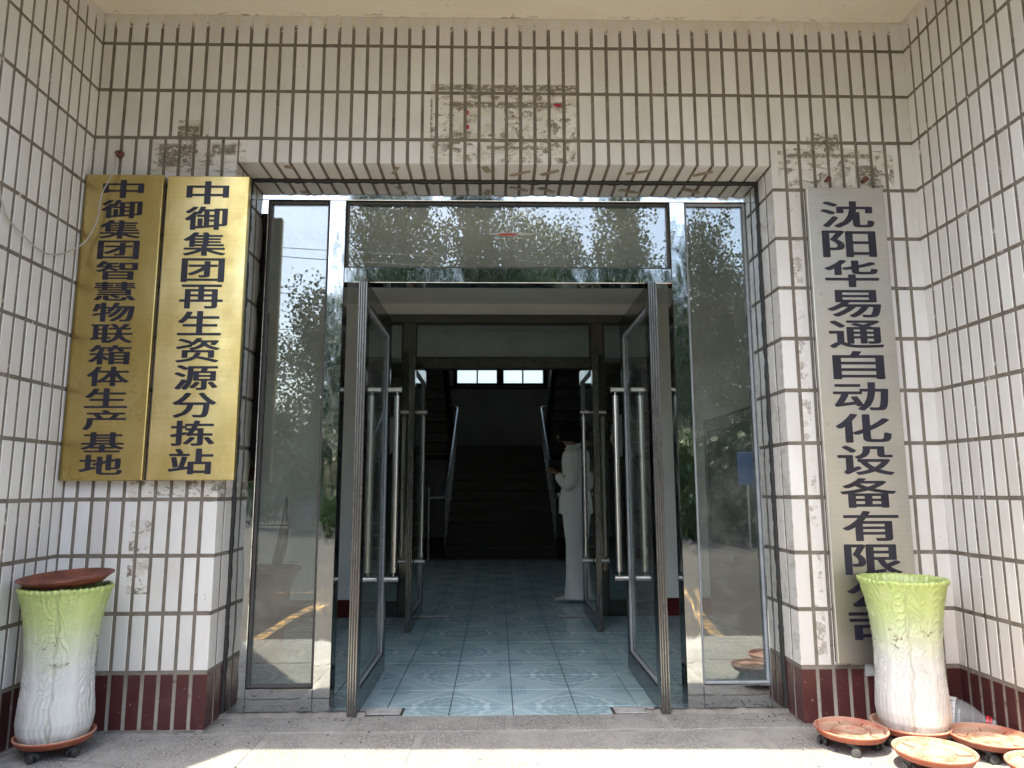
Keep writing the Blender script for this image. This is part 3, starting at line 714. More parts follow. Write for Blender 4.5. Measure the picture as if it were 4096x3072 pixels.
L3, gl3 = leaf('left inner glass door leaf standing open deeper inside', -.660, 1.95, 2.74, .012, 1.945, 2.10, .47, 1.54, MT['mirror2'], gd, barr=.014)
L4, gl4 = leaf('right inner glass door leaf standing open beside the person in white', .660, 1.95, 2.74, .012, 1.945, 2.10, .47, 1.54, MT['mirror2'], gd, barr=.014)
# pale cloud-shaped sticker shown on the vestibule glass of both outer leaves
mst = plain('pale_grey_film_sticker', (.34, .36, .34), .8, var=.06)
def cloud(parent, xc, zc, seed):
    n = 44; pts = []
    for i in range(n):
        a = 2*math.pi*i/n; rr = 1+.16*abs(math.sin(a*4.5+seed))+.10*noise.noise(Vector((math.cos(a)*2, math.sin(a)*2, seed)))
        pts.append((xc+.118*rr*math.cos(a), IF+.0285, zc+.165*rr*math.sin(a)))
    q = [(p[0], p[1]+.001, p[2]) for p in pts]
    MB().loft([pts, q], cap=True, smooth=False).build('sticker', mst, parent)
cloud(inf, -.98, 1.40, 1.0); cloud(inf, 1.00, 1.40, 2.2)
# floor spring covers
sg = 'floor spring covers let into the floor at the door pivots'
for (x0, x1, y0, y1, lab) in ((-.66, -.475, .190, .278, 'scuffed white floor spring cover at the foot of the left outer door'), (.470, .655, .175, .260, 'scuffed white floor spring cover with brown patch at the foot of the right outer door'),
                         (-.64, -.42, 2.56, 2.63, 'floor spring cover at the foot of the left inner door'), (.42, .64, 2.54, 2.62, 'floor spring cover at the foot of the right inner door')):
    t_ = thing('floor_spring', lab, 'floor spring', (x0, y0, 0), sg)
    MB().box(x0-.012, x1+.012, y0-.010, y1+.010, -.004, .0045, .001).build('surround', MT['beadd'], t_)
    MB().box(x0, x1, y0, y1, .0046, .009, .0015).build('cover_plate', MT['cover'], t_)

# ------------------------------------------------------------------ plaques with lettering
def char_mesh(ch, w, h, y, xc, zc, mat, parent, bold=.022):
    cu = bpy.data.curves.new('character', 'FONT'); cu.body = ch; cu.size = 1; cu.extrude = 0.0; cu.resolution_u = 3
    ob = bpy.data.objects.new('character', cu); COL.objects.link(ob); bpy.context.view_layer.update()
    me = bpy.data.meshes.new_from_object(ob.evaluated_get(bpy.context.evaluated_depsgraph_get()))
    COL.objects.unlink(ob); bpy.data.objects.remove(ob)
    xs = [v.co.x for v in me.vertices]; ys = [v.co.y for v in me.vertices]
    # ink box of a full-width ideograph; keep the glyph's own proportions inside it
    cx_, cy_ = (min(xs)+max(xs))/2, (min(ys)+max(ys))/2
    fw_ = w/.94; fh_ = h/.94
    sx = w/max(max(xs)-min(xs), .74); sy = h/max(max(ys)-min(ys), .80)
    base = [((v.co.x-cx_)*sx, (v.co.y-cy_)*sy) for v in me.vertices]; fc = [tuple(p.vertices) for p in me.polygons]
    bpy.data.meshes.remove(me); V = []; F = []
    for k, (dx, dy) in enumerate(((0, 0), (1, 0), (-1, 0), (0, .55), (0, -.55), (.8, .45), (-.8, .45), (.8, -.45), (-.8, -.45))):
        o = len(V); V += [(xc+a+dx*w*.031, y-k*.00006, zc+b+dy*h*.024) for a, b in base]; F += [tuple(i+o for i in q) for q in fc]
    me = bpy.data.meshes.new('character'); me.from_pydata(V, [], F)
    me.materials.append(mat)
    o = bpy.data.objects.new('character', me); COL.objects.link(o); o.parent = parent
    o.matrix_parent_inverse = Matrix.Translation(-parent.location)
    return o
def sign(label, x0, x1, z0, z1, yf, mat, text, zt, zb, ch_w, xc, edge):
    t_ = thing('plaque', label, 'plaque', ((x0+x1)/2, 0, z0))
    MB().box(x0, x1, yf, -.022, z0, z1, .003).build('plate', mat, t_)
    MB().box(x0+.002, x1-.002, -.0218, -.012, z0+.002, z1-.002).build('unlit_back', MT['beadd'], t_)  # dark sheet stands in for the unlit hollow behind the plate
    for zz in (z0+.04, z1-.07): MB().box(x0+.03, x1-.03, -.0118, -.0058, zz, zz+.03).build('bracket', MT['rust'], t_)
    n = len(text); p_ = (zt-zb)/n
    for i, ch in enumerate(text): char_mesh(ch, ch_w, p_*.885, yf-.0008, xc, zt-p_*(i+.5), MT['ink'], t_)
    return t_
sign('left gold plaque in the corner with the longer column of black characters', -1.895, -1.548, 1.018, 2.380, -.050, MT['gold_reflect_dark'], '中御集团智慧物联箱体生产基地', 2.358, 1.038, .172, -1.722, 1)
sign('right gold plaque beside the doorway with eleven black characters', -1.530, -1.165, 1.018, 2.375, -.050, MT['gold'], '中御集团再生资源分拣站', 2.356, 1.038, .178, -1.347, 1)
sv = sign('tall dull silver plaque right of the doors, foot hidden by the cabbage pot', 1.366, 1.722, .255, 2.342, -.045, MT['silver'], '沈阳华易通自动化设备有限公司', 2.282, .330, .232, 1.545, 1)
# tab, bolts and hook
MB().box(1.49, 1.53, -.020, -.0135, .20, .258, .002).build('tab', MT['cover'], sv)
for x, lab in ((1.474, 'rusty bolt in the wall above the silver plaque, left one'), (1.646, 'rusty bolt in the wall above the silver plaque, right one')):
    b = thing('bolt', lab, 'bolt', (x, 0, 2.39), 'rusty bolts above the silver plaque')
    MB().tube([(x, -.004, 2.39), (x, -.045, 2.385)], .006, 8).build('shank', MT['rust'], b)
    MB().lathe([(0, 0), (.013, 0), (.013, .008), (.006, .012), (0, .012)], (x, -.036, 2.386), 8, False, Matrix.Rotation(math.pi/2, 4, 'X')).build('nut', MT['rust'], b)
hk = thing('hook', 'rusty clump and hook in the wall above the left gold plaque', 'hook', (-1.771, 0, 2.49))
m = MB(); m.tube([(-1.771, .004, 2.497), (-1.772, -.018, 2.495), (-1.769, -.038, 2.488), (-1.771, -.050, 2.476)], [.021, .017, .012, .007], 7); m.build('rust_clump', MT['rust'], hk)
cab = [(-1.771, -.052, 2.478), (-1.757, -.070, 2.40), (-1.775, -.075, 2.34), (-1.799, -.075, 2.284), (-1.807, -.075, 2.225), (-1.809, -.075, 2.166), (-1.835, -.077, 2.085), (-1.862, -.090, 2.035), (-1.880, -.13, 1.998), (-1.885, -.19, 1.959), (-1.885, -.267, 1.934), (-1.885, -.329, 1.932), (-1.885, -.392, 1.946), (-1.885, -.473, 1.970), (-1.885, -.523, 1.993), (-1.885, -.571, 2.067), (-1.885, -.61, 2.22), (-1.885, -.66, 2.45), (-1.885, -.76, 2.9), (-1.885, -.80, 3.19)]
def spline(P, k=5):
    P = [Vector(p) for p in P]; out = []
    for i in range(len(P)-1):
        p0, p1, p2, p3 = P[max(i-1, 0)], P[i], P[i+1], P[min(i+2, len(P)-1)]
        for j in range(k):
            t_ = j/k; out.append(.5*((2*p1)+(p2-p0)*t_+(2*p0-5*p1+4*p2-p3)*t_*t_+(3*p1-p0-3*p2+p3)*t_**3))
    return out+[P[-1]]
tag(MB().tube(spline(cab), .0032, 8).build('cable', MT['cablew']), 'thin pale cable sagging from the hook across the left gold plaque', 'cable')

# ------------------------------------------------------------------ cabbage pots
def cabbage_mat():
    t = NT('crackled_cabbage_glaze'); o = t.obj(); X, Y, Zz = t.sep(o)
    h = t.ma('ADD', Zz, t.ma('MULTIPLY', t.ma('SUBTRACT', t.noise(7, 5, .6, o), .5), .12))
    gr = t.mix(t.ramp(h, .22, .48), (.60, .605, .59), (.47, .56, .22))
    gr = t.mix(t.ramp(h, .44, .56), gr, (.44, .54, .17))
    gr = t.mix(t.ramp(t.noise(14, 7, .7, o), .5, .75, 0, .35), gr, (.62, .62, .42))
    at = t.n.new('ShaderNodeAttribute'); at.attribute_name = 'groove'
    gr = t.mix(t.ma('MULTIPLY', at.outputs['Fac'], .42), gr, (.22, .21, .12))
    ck = t.ramp(t.vor(34, o, 'DISTANCE_TO_EDGE'), .012, .0)
    gr = t.mix(t.ma('MULTIPLY', ck, t.ramp(Zz, .22, .05, 0, .35)), gr, (.40, .34, .26))
    chips = t.ma('MULTIPLY', t.ramp(t.noise(17, 6, .7, t.map(o, (1, 1, 1.5), (2, 3, 1))), .60, .61), t.boxmask(Zz, Zz, .27, .39, .27, .39, .03))
    gr = t.mix(chips, gr, (.16, .12, .07))
    low = t.ma('MULTIPLY', t.ramp(Zz, .06, .0), t.ramp(t.noise(16, 7, .7, o), .38, .58))
    gr = t.mix(t.ma('MULTIPLY', low, .6), gr, (.23, .2, .16))
    sp = t.ramp(t.noise(80, 3, .6, o), .73, .75); gr = t.mix(sp, gr, (.15, .13, .07)); t.b.inputs['Coat Weight'].default_value = .35; t.b.inputs['Coat Roughness'].default_value = .12
    t.P(gr, t.ramp(t.noise(20, 5, .6, o), .3, .7, .28, .5)); t.bump(t.noise(60, 4, .6, o), .08, .002)
    return t.m
MT['cab'] = cabbage_mat()
def pot(label, x, y, z, h, rt_, rb, seed, tilt=(0, 0)):
    t_ = thing('cabbage_pot', label, 'plant pot', (x, y, z), 'two tall ceramic pots shaped like a cabbage', rooted=False)
    t_.rotation_euler = (tilt[0], tilt[1], seed*1.3)
    prof = [(0, .86), (.012, .93), (.03, .975), (.07, 1.045), (.13, 1.08), (.22, 1.055), (.35, .985), (.48, .96), (.60, .975), (.72, 1.02), (.84, 1.10), (.93, 1.19), (.97, 1.245), (.985, 1.29), (1.0, 1.285)]
    def R(u):
        for (a, ra), (b, rb_) in zip(prof[:-1], prof[1:]):
            if u <= b: s_ = (u-a)/(b-a); return ra+(rb_-ra)*s_
        return prof[-1][1]
    NA, NZ = 260, 150; V = []; G = []
    NL = 5
    for j in range(NZ+1):
        u = j/NZ
        for i in range(NA):
            a = 2*math.pi*i/NA
            s_ = a/(2*math.pi)*NL; cell = math.floor(s_); fx_ = (s_-cell)*2-1    # one leaf per cell
            wob = .16*noise.noise(Vector((cell*3.1+seed, u*4, 0)))+.045*math.sin(u*38+cell*2+3*noise.noise(Vector((u*6, cell, 0))))
            e_ = fx_+wob
            # wavy seam between neighbouring leaves
            seam = math.exp(-((1-abs(e_))*16)**2)
            rib = 0.0
            low_ = max(0, 1-u/.62)
            rib += .5*(.5+.5*math.cos(e_*26+2*noise.noise(Vector((e_*2, u*2, seed)))))*min(1, low_*1.6)*(.4+.6*abs(e_))
            # branching veins rising from the midrib
            ph = (u*17-abs(e_)*7.5+1.8*noise.noise(Vector((e_*2.4+cell, u*4, seed*2))))
            vein = max(0, 1-abs(ph-round(ph))*7)*min(1, max(0, (u-.16)/.25))*min(1, abs(e_)*2.4)*(1-seam)
            mid_ = math.exp(-(e_*(3.5+u*9))**2)*max(0, 1-u*.9)
            crk = noise.noise(Vector((a*7+seed, u*11, 3)))*.25
            disp = .0030*mid_+.0060*vein-.0035*seam-.0038*rib+.0016*crk
            if u > .97: disp += .0016*math.sin(a*46+seed+2*noise.noise(Vector((a*4, 0, seed))))+.002*noise.noise(Vector((a*9, seed, 1)))
            rr = (rb+(rt_-rb)*0)*R(u)*1.0
            rr = rr*(rt_/(rb*1.29))**(u**2) + disp
            zz = h*u+(.0016*math.sin(a*46+seed)+.004*noise.noise(Vector((a*3, seed, 9))) if j == NZ else 0)
            V.append((rr*math.cos(a), rr*math.sin(a), zz)); G.append(min(1, seam*1.0+vein*.35+rib*.8*low_+max(0, -crk*.6)))
    F = []
    for j in range(NZ):
        for i in range(NA): F.append((j*NA+i, j*NA+(i+1) % NA, (j+1)*NA+(i+1) % NA, (j+1)*NA+i))
    # rim and inside
    o0 = NZ*NA
    last = o0
    for (k, dz) in ((.955, .004), (.915, -.006), (.86, -.05), (.74, -.16), (.66, -.40), (.0, -.41)):
        b = len(V)
        for i in range(NA):
            X_, Y_, Z_ = V[o0+i]; V.append((X_*k, Y_*k, Z_+dz)); G.append(.35 if k < .9 else .2)
        for i in range(NA): F.append((last+i, last+(i+1) % NA, b+(i+1) % NA, b+i))
        last = b
    F.append(tuple(range(NA))[::-1])
    me = bpy.data.meshes.new('body'); me.from_pydata(V, [], F); me.materials.append(MT['cab'])
    me.polygons.foreach_set('use_smooth', [True]*len(F))
    at = me.attributes.new('groove', 'FLOAT', 'POINT'); at.data.foreach_set('value', G)
    o = bpy.data.objects.new('body', me); COL.objects.link(o); o.parent = t_
    return t_
tc = NT('dusty_terracotta_plastic'); o_ = tc.obj(); 
bs = tc.mix(tc.ramp(tc.noise(9, 6, .7, o_), .35, .7), (.34, .085, .045), (.40, .12, .07))
n_ = tc.n.new('ShaderNodeNewGeometry'); nz = tc.sep(n_.outputs['Normal'])[2]
dust = tc.ma('MULTIPLY', tc.ramp(nz, .3, .9), tc.ramp(tc.noise(10, 8, .7, o_), .33, .56))
bs = tc.mix(tc.ma('MULTIPLY', dust, .8), bs, (.46, .34, .25))
bs = tc.mix(tc.ramp(tc.noise(35, 7, .75, o_), .58, .68, 0, .75), bs, (.42, .33, .24))
bs = tc.mix(tc.ramp(tc.noise(18, 5, .7, tc.map(o_, (1, 1, 1), (4, 4, 4))), .66, .7, 0, .7), bs, (.13, .09, .05))
tc.P(bs, .62); tc.bump(tc.noise(50, 5, .6, o_), .2, .002); MT['terra'] = tc.m
sd = plain('dark_red_brown_saucer', (.17, .05, .032), .5, var=.5, scale=12); MT['saucer'] = sd

def caddy(label, x, y, R0, rot, ground=PZ, hh=.046, group='terracotta plastic plant caddies on casters'):
    t_ = thing('plant_caddy', label, 'plant caddy', (x, y, ground), group, rooted=False); t_.rotation_euler = (0, 0, rot)
    z0 = hh
    prof = [(0, z0), (.06, z0), (R0*.80, z0), (R0*.90, z0+.002), (R0*.97, z0+.018), (R0*1.0, z0+.021), (R0*1.0, z0+.026), (R0*.965, z0+.028), (R0*.93, z0+.025), (R0*.90, z0+.014), (R0*.86, z0+.010), (R0*.50, z0+.009), (R0*.475, z0+.017), (R0*.42, z0+.017), (R0*.40, z0+.006), (0, z0+.006)]
    MB().lathe(prof, (0, 0, 0), 56).build('tray', MT['terra'], t_)
    for k in range(4):
        m = MB(); a = math.pi/4+k*math.pi/2; ca, sa = math.cos(a), math.sin(a)
        q = [(ca*R0*.52-sa*.03, sa*R0*.52+ca*.03), (ca*R0*.84-sa*.045, sa*R0*.84+ca*.045), (ca*R0*.84+sa*.045, sa*R0*.84-ca*.045), (ca*R0*.52+sa*.03, sa*R0*.52-ca*.03)]
        zt, zb = z0+.0165, z0+.004
        m.add([(*p, zb) for p in q]+[(*p, zt-(.003 if i in (0, 3) else 0)) for i, p in enumerate(q)], [(4, 5, 6, 7), (0, 1, 5, 4), (1, 2, 6, 5), (2, 3, 7, 6), (3, 0, 4, 7)])
        m.build('raised_pad', MT['terra'], t_)
    for k in range(4):
        a = math.pi/4+k*math.pi/2; cx_, cy_ = R0*.72*math.cos(a), R0*.72*math.sin(a); sw = rnd.uniform(0, 6.28)
        cs = MB(); cs.lathe([(0, z0-.001), (.019, z0-.001), (.019, z0-.006), (.010, z0-.009), (0, z0-.009)], (cx_, cy_, 0), 14)
        ux, uy = math.cos(sw), math.sin(sw); ox, oy = cx_+ux*.012, cy_+uy*.012; wr = .0165
        ax = Vector((-uy, ux, 0))
        body = cs; body.box(ox-.012, ox+.012, oy-.010, oy+.010, wr*1.2, z0-.008, .003)
        ch = body.build('caster', MT['rubber'], t_)
        for sgn in (-1, 1):
            c0 = Vector((ox, oy, wr))+ax*sgn*.012
            MB().tube([c0-ax*.0055, c0-ax*.0045, c0+ax*.0045, c0+ax*.0055], [wr*.9, wr, wr, wr*.9], 18).build('wheel', MT['rubber'], ch)
    return t_
caddy('caddy under the lidded cabbage pot on the left', -1.702, -.245, .136, .5)
pot('left cabbage pot, covered by a tilted red-brown saucer', -1.706, -.245, PZ+.052, .551, .158, .118, 1.0)
sau = thing('saucer', 'red-brown saucer lying tilted as a lid on the left cabbage pot', 'saucer', (-1.708, -.246, PZ+.615), rooted=False)
sau.rotation_euler = (0.05, -.055, .3)
MB().lathe([(a*.83, b) for a, b in [(0, 0), (.150, 0), (.158, .003), (.186, .022), (.197, .027), (.198, .030), (.192, .031), (.180, .026), (.155, .009), (.148, .006), (.105, .006), (.100, .009), (.094, .006), (0, .006)]], n=56).build('dish', MT['saucer'], sau)
caddy('caddy under the open cabbage pot on the right', 1.545, -.228, .142, 1.1)
pot('right cabbage pot, open and empty, in front of the silver plaque', 1.558, -.228, PZ+.052, .561, .160, .121, 2.3)
caddy('empty grey-dusted caddy nearest the doorway, left of the open cabbage pot', 1.288, -.277, .131, .35)
caddy('empty sunlit caddy in front of the right pot, middle of the bottom edge', 1.463, -.510, .132, .9)
caddy('empty orange caddy lying right of the open cabbage pot', 1.757, -.368, .137, .1)
caddy('empty caddy cut off by the bottom right corner', 1.765, -.662, .136, .6)

# ------------------------------------------------------------------ plastic bottle
def bottle():
    t_ = thing('plastic_bottle', 'empty clear five litre bottle with red cap ring lying behind the right pot', 'bottle', (1.80, -.16, PZ), rooted=False)
    A = Vector((1.702, -.088, PZ+.071)); B = Vector((1.878, -.232, PZ+.064)); ax = (B-A); L = ax.length
    q = ax.to_track_quat('Z', 'Y').to_matrix().to_4x4()
    Mx = q
    off = A-Vector((1.80, -.16, PZ))
    tb = NT('clear_pet_plastic'); tb.P((.50, .53, .56), .06); tb.b.inputs['Alpha'].default_value = .30; tb.b.inputs['Specular IOR Level'].default_value = .9
    tb.b.inputs['Coat Weight'].default_value = .6
    prof = [(0, .0), (.06, .0), (.072, .012), (.074, .05), (.0745, .10), (.071, .104), (.0745, .110), (.071, .125), (.0735, .132), (.070, .146), (.064, .165), (.050, .195), (.034, .220), (.020, .238), (.018, .246), (.0205, .247), (.0205, .250), (.017, .252), (.017, .278), (.0175, .279)]
    s_ = L/.279; prof = [(a*.94, b) for a, b in prof]
    MB().lathe([(a, b*s_) for a, b in prof], off, 36, True, Mx).build('body', tb.m, t_)
    MB().lathe([(.0709, .015*s_), (.0716, .016*s_), (.0716, .121*s_), (.0709, .122*s_)], off, 36, True, Mx).build('label', plain('white_paper_label', (.62, .64, .65), .5, var=.1, scale=60), t_)
    rp = plain('red_plastic', (.5, .02, .03), .35)
    MB().lathe([(.018, .243*s_), (.0245, .243*s_), (.0245, .253*s_), (.018, .253*s_)], off, 24, False, Mx).build('cap_ring', rp, t_)
    MB().lathe([(.0185, .258*s_), (.0215, .258*s_), (.0215, .264*s_), (.0185, .264*s_)], off, 24, False, Mx).build('cap_ring', rp, t_)
    # print on the label: red band, 5L mark and small pictogram boxes, wrapped on the curve
    def on(u, w, rad=.0722):   # u along the bottle, w angle
        p = Vector((rad*math.cos(w), rad*math.sin(w), u*s_)); return Mx @ p + off
    # angle pointing to the camera side/up
    best = max(range(72), key=lambda k: (Mx @ Vector((math.cos(k*math.pi/36), math.sin(k*math.pi/36), 0))).dot(Vector((-.45, -.75, .55))))*math.pi/36
    def patch(name, mat, u0, u1, w0, w1, rad=.0722, n=8):
        a = [on(u0, best+w0+(w1-w0)*i/n, rad) for i in range(n+1)]; b = [on(u1, best+w0+(w1-w0)*i/n, rad) for i in range(n+1)]
        MB().loft([a, b], cap=False, closed=False).build(name, mat, t_)
    red = plain('red_print', (.45, .02, .03), .5); blk = plain('black_print', (.03, .03, .03), .5)
    patch('printed_band', red, .06, .105, .62, 1.05)
    def wtext(s2, u0, w0, size, mat):
        cu = bpy.data.curves.new('print', 'FONT'); cu.body = s2; cu.size = size; cu.offset = .0004
        ob = bpy.data.objects.new('print', cu); COL.objects.link(ob); bpy.context.view_layer.update()
        me = bpy.data.meshes.new_from_object(ob.evaluated_get(bpy.context.evaluated_depsgraph_get())); COL.objects.unlink(ob); bpy.data.objects.remove(ob)
        for v in me.vertices: v.co = on(u0+v.co.x/s_, best+w0+v.co.y/.0722, .0722)
        me.materials.append(mat); o = bpy.data.objects.new('print', me); COL.objects.link(o); o.parent = t_
    wtext('5L', .088, .22, .022, red)
    for k in range(3):
        for e in ((.0, .002, 0, .16), (.018, .020, 0, .16), (.0, .020, .0, .02), (.0, .020, .14, .16), (.006, .014, .05, .11)):
            patch('pictogram', blk, .094+e[0], .094+e[1], -.12-.24*k+e[2], -.12-.24*k+e[3], .0722, 3)
bottle()
# ------------------------------------------------------------------ litter on the ground
lm = plain('grey_grit', (.12, .11, .10), .9, var=.5)
m = MB()
for k in range(170):
    a = rnd.random(); x = rnd.choice([rnd.uniform(.7, 1.35), rnd.uniform(-1.35, -.55), rnd.uniform(-1.88, 1.88)]); y = rnd.uniform(.02, .15) if abs(x) < 1.2 and rnd.random() < .7 else rnd.uniform(-.5, -.02)
    s_ = rnd.uniform(.0012, .0042); m.box(x-s_, x+s_, y-s_*.7, y+s_*.7, PZ-.001, PZ+s_*.8)
mo = m.build('grit', lm); mo['kind'] = 'stuff'; mo['label'] = 'loose grit and crumbs scattered on the porch floor'; mo['category'] = 'grit'

# ------------------------------------------------------------------ person in the white suit
def person():
    X0, Y0 = .655, 3.37
    t_ = thing('person', 'person in a white trouser suit with short curly black hair, head bowed, turned away', 'person', (X0, Y0, 0), rooted=False)
    skin = plain('skin', (.36, .20, .14), .5, var=.05); suit = NT('off_white_suit_cloth'); o = suit.obj()
    suit.P(suit.mix(suit.ramp(suit.noise(9, 4, .6, o), .3, .7), (.86, .86, .81), (.90, .90, .85)), .85); suit.bump(suit.noise(14, 4, .55, suit.map(o, (1, 1, .5))), .5, .02)
    # continuous body grown on a skeleton; local frame: person faces -X, +Y is away from the viewer
    V = [(0, 0, .90), (0, 0, 1.02), (.005, 0, 1.16), (0, 0, 1.28), (-.015, 0, 1.345), (-.045, 0, 1.40), (-.065, 0, 1.46),
         (0, -.085, .86), (-.005, -.085, .48), (.01, -.085, .075), (-.10, -.085, .035),
         (0, .085, .86), (.02, .085, .48), (.03, .085, .075), (-.08, .085, .035),
         (0, -.155, 1.275), (-.005, -.20, 1.05), (-.10, -.13, 1.08), (-.150, -.085, 1.12),
         (0, .155, 1.275), (-.005, .20, 1.05), (-.10, .11, 1.08), (-.150, .065, 1.12)]
    rad = [.12, .105, .10, .085, .042, .05, .08, .085, .055, .035, .028, .085, .055, .035, .028, .05, .038, .03, .022, .05, .038, .03, .022]
    E_ = [(0, 1), (1, 2), (2, 3), (3, 4), (4, 5), (5, 6), (0, 7), (7, 8), (8, 9), (9, 10), (0, 11), (11, 12), (12, 13), (13, 14), (3, 15), (15, 16), (16, 17), (17, 18), (3, 19), (19, 20), (20, 21), (21, 22)]
    me = bpy.data.meshes.new('body'); me.from_pydata(V, E_, []); ob = bpy.data.objects.new('body', me); COL.objects.link(ob)
    md = ob.modifiers.new('skin', 'SKIN'); 
    for i, v in enumerate(me.skin_vertices[0].data): v.radius = (rad[i], rad[i]); v.use_root = (i == 0)
    md2 = ob.modifiers.new('sub', 'SUBSURF'); md2.levels = 2; md2.render_levels = 2
    bpy.context.view_layer.update()
    bm_ = bpy.data.meshes.new_from_object(ob.evaluated_get(bpy.context.evaluated_depsgraph_get()))
    bpy.data.objects.remove(ob)
    bm_.materials.clear(); bm_.materials.append(skin)
    for p_ in bm_.polygons: p_.use_smooth = True; p_.material_index = 0
    body = bpy.data.objects.new('body', bm_); COL.objects.link(body); body.parent = t_
    def ring(cx_, cy_, z, rx, ry, n=26, wob=0, seed=0, tx=0):
        out = []
        for k in range(n):
            a = 2*math.pi*k/n; w = 1+wob*noise.noise(Vector((math.cos(a)*2, math.sin(a)*2, z*6+seed)))
            out.append((cx_+rx*w*math.cos(a), cy_+ry*w*math.sin(a), z+tx*math.cos(a)))
        return out
    # face details on the head: nose, brow, ears
    MB().tube([(-.135, 0, 1.470), (-.158, 0, 1.447), (-.140, 0, 1.438)], [.008, .013, .006], 8).build('nose', skin, body)
    for sy in (-1, 1):
        MB().tube([(-.062, sy*.070, 1.475), (-.058, sy*.079, 1.462), (-.065, sy*.071, 1.440)], [.008, .013, .007], 8).build('ear', skin, body)
        MB().lathe([(0, -.007), (.007, 0), (0, .007)], (-.128, sy*.030, 1.478), 8).build('eye', plain('eye', (.03, .02, .02), .2), body)
    MB().tube([(-.134, -.02, 1.415), (-.140, 0, 1.413), (-.134, .02, 1.415)], [.004, .007, .004], 6).build('mouth', plain('lips', (.35, .1, .09), .4), body)
    # jacket body
    J = MB(); Rg = [(0, 0, .762, .150, .200), (0, 0, .80, .148, .198), (-.002, 0, .90, .138, .188), (0, 0, .98, .118, .168), (.005, 0, 1.05, .106, .156), (.006, 0, 1.15, .118, .172), (.004, 0, 1.23, .118, .190), (.002, 0, 1.285, .108, .192), (-.002, 0, 1.325, .082, .150), (-.010, 0, 1.350, .062, .085), (-.018, 0, 1.375, .056, .062)]
    J.loft([ring(a, b, z, rx, ry, wob=.05, seed=1) for a, b, z, rx, ry in Rg]); jk = J.build('jacket', suit.m, body)
    for sy in (-1, 1):
        k = .92 if sy < 0 else .85
        MB().tube(spline([(.0, sy*.160, 1.300), (.004, sy*.190, 1.255), (.012, sy*.212, 1.15), (.004, sy*.218, 1.06), (-.025, sy*.205, 1.015), (-.075, sy*.165, 1.045), (-.120, sy*.120, 1.090)], 3), [.045, .058, .062, .063, .062, .060, .058, .058, .058, .058, .058, .057, .055, .052, .048, .046, .044, .042, .040][:19], 14).build('sleeve', suit.m, jk)
    MB().box(-.134, -.112, -.14, -.06, .925, .945, .004).build('pocket_flap', suit.m, jk)
    MB().tube([(-.075, -.055, 1.335), (-.02, -.072, 1.352), (.038, -.035, 1.372), (.045, 0, 1.378), (.038, .035, 1.372), (-.02, .072, 1.352)], [.010, .014, .016, .016, .016, .014], 8).build('collar', suit.m, jk)
    # trousers, flared and breaking over the shoe
    T = MB()
    for sy, dx in ((-1, -.006), (1, .022)):
        T.loft([ring(dx+a, sy*b, z, rx, ry, wob=w, seed=sy*3) for a, b, z, rx, ry, w in ((.0, .075, .93, .105, .090, .02), (.0, .085, .80, .100, .088, .04), (.0, .088, .66, .084, .076, .10), (.004, .088, .50, .070, .066, .12), (.01, .088, .34, .076, .070, .10), (.014, .088, .20, .084, .078, .08), (.012, .088, .09, .094, .086, .06), (.012, .088, .035, .098, .090, .03))])
    T.build('trousers', suit.m, body)
    shoe = plain('off_white_shoe_leather', (.48, .46, .42), .5)
    for sy, dx in ((-1, 0), (1, .03)):
        MB().loft([[(dx+a+lx*0, sy*.088+ry*math.cos(q_*math.pi/6), max(.002, z+rz*math.sin(q_*math.pi/6))) for q_ in range(12)] for a, z, ry, rz, lx in ((.085, .035, .012, .02, 0), (.07, .04, .030, .038, 0), (.02, .045, .036, .043, 0), (-.05, .034, .038, .034, 0), (-.115, .024, .040, .024, 0), (-.160, .018, .030, .018, 0), (-.180, .014, .012, .010, 0))]).build('shoe', shoe, body)
    # hands: palm with five bent fingers closed round a phone
    for sy, yb in ((-1, -.085), (1, .060)):
        hp = Vector((-.145, yb, 1.122)); h = MB()
        h.loft([[(hp.x-.02+dx_+0*k, hp.y+.030*s2*math.cos(k*math.pi/5), hp.z+.012*math.sin(k*math.pi/5)+dz) for k in range(10)] for dx_, dz, s2 in ((.035, -.008, .6), (.01, 0, .95), (-.02, .006, 1.05), (-.045, .012, .95))])
        for i, ln in enumerate((.030, .036, .034, .026)):
            yy = hp.y+(-.022+.0145*i); h.tube([(hp.x-.055, yy, hp.z+.010), (hp.x-.062-ln*.5, yy, hp.z+.020), (hp.x-.060-ln*.55, yy-sy*.008, hp.z+.038), (hp.x-.045-ln*.3, yy-sy*.012, hp.z+.048)], [.0085, .008, .007, .0055], 8)
        h.tube([(hp.x-.01, hp.y-sy*.026, hp.z+.004), (hp.x-.035, hp.y-sy*.045, hp.z+.018), (hp.x-.058, hp.y-sy*.046, hp.z+.032)], [.0105, .009, .0065], 8)
        h.build('hand', skin, body)
    # curly hair
    H = MB(); hm = plain('black_hair', (.004, .0035, .0035), .75)
    rg = random.Random(3)
    ic = []
    H.loft([ring(-.045+a, 0, 1.40+z, rx, ry, 22, .25, 5) for a, z, rx, ry in ((.012, .005, .055, .06), (.012, .045, .085, .088), (.006, .095, .100, .100), (.0, .140, .088, .090), (-.006, .165, .05, .055))])
    for k in range(420):
        th = rg.uniform(0, 2*math.pi); ph = rg.uniform(-.55, 1.5); rr = rg.uniform(.100, .130)
        p = Vector((-.038+rr*math.cos(ph)*math.cos(th), rr*math.cos(ph)*math.sin(th), 1.475+rr*.95*math.sin(ph)))
        if p.x < -.115 and p.z < 1.505: continue
        q_ = [p+Vector((rg.uniform(-.018, .018), rg.uniform(-.018, .018), rg.uniform(-.018, .012))) for _ in range(3)]
        H.tube([p]+q_, [.007, .010, .008, .002], 5)
    H.build('hair', hm, body)
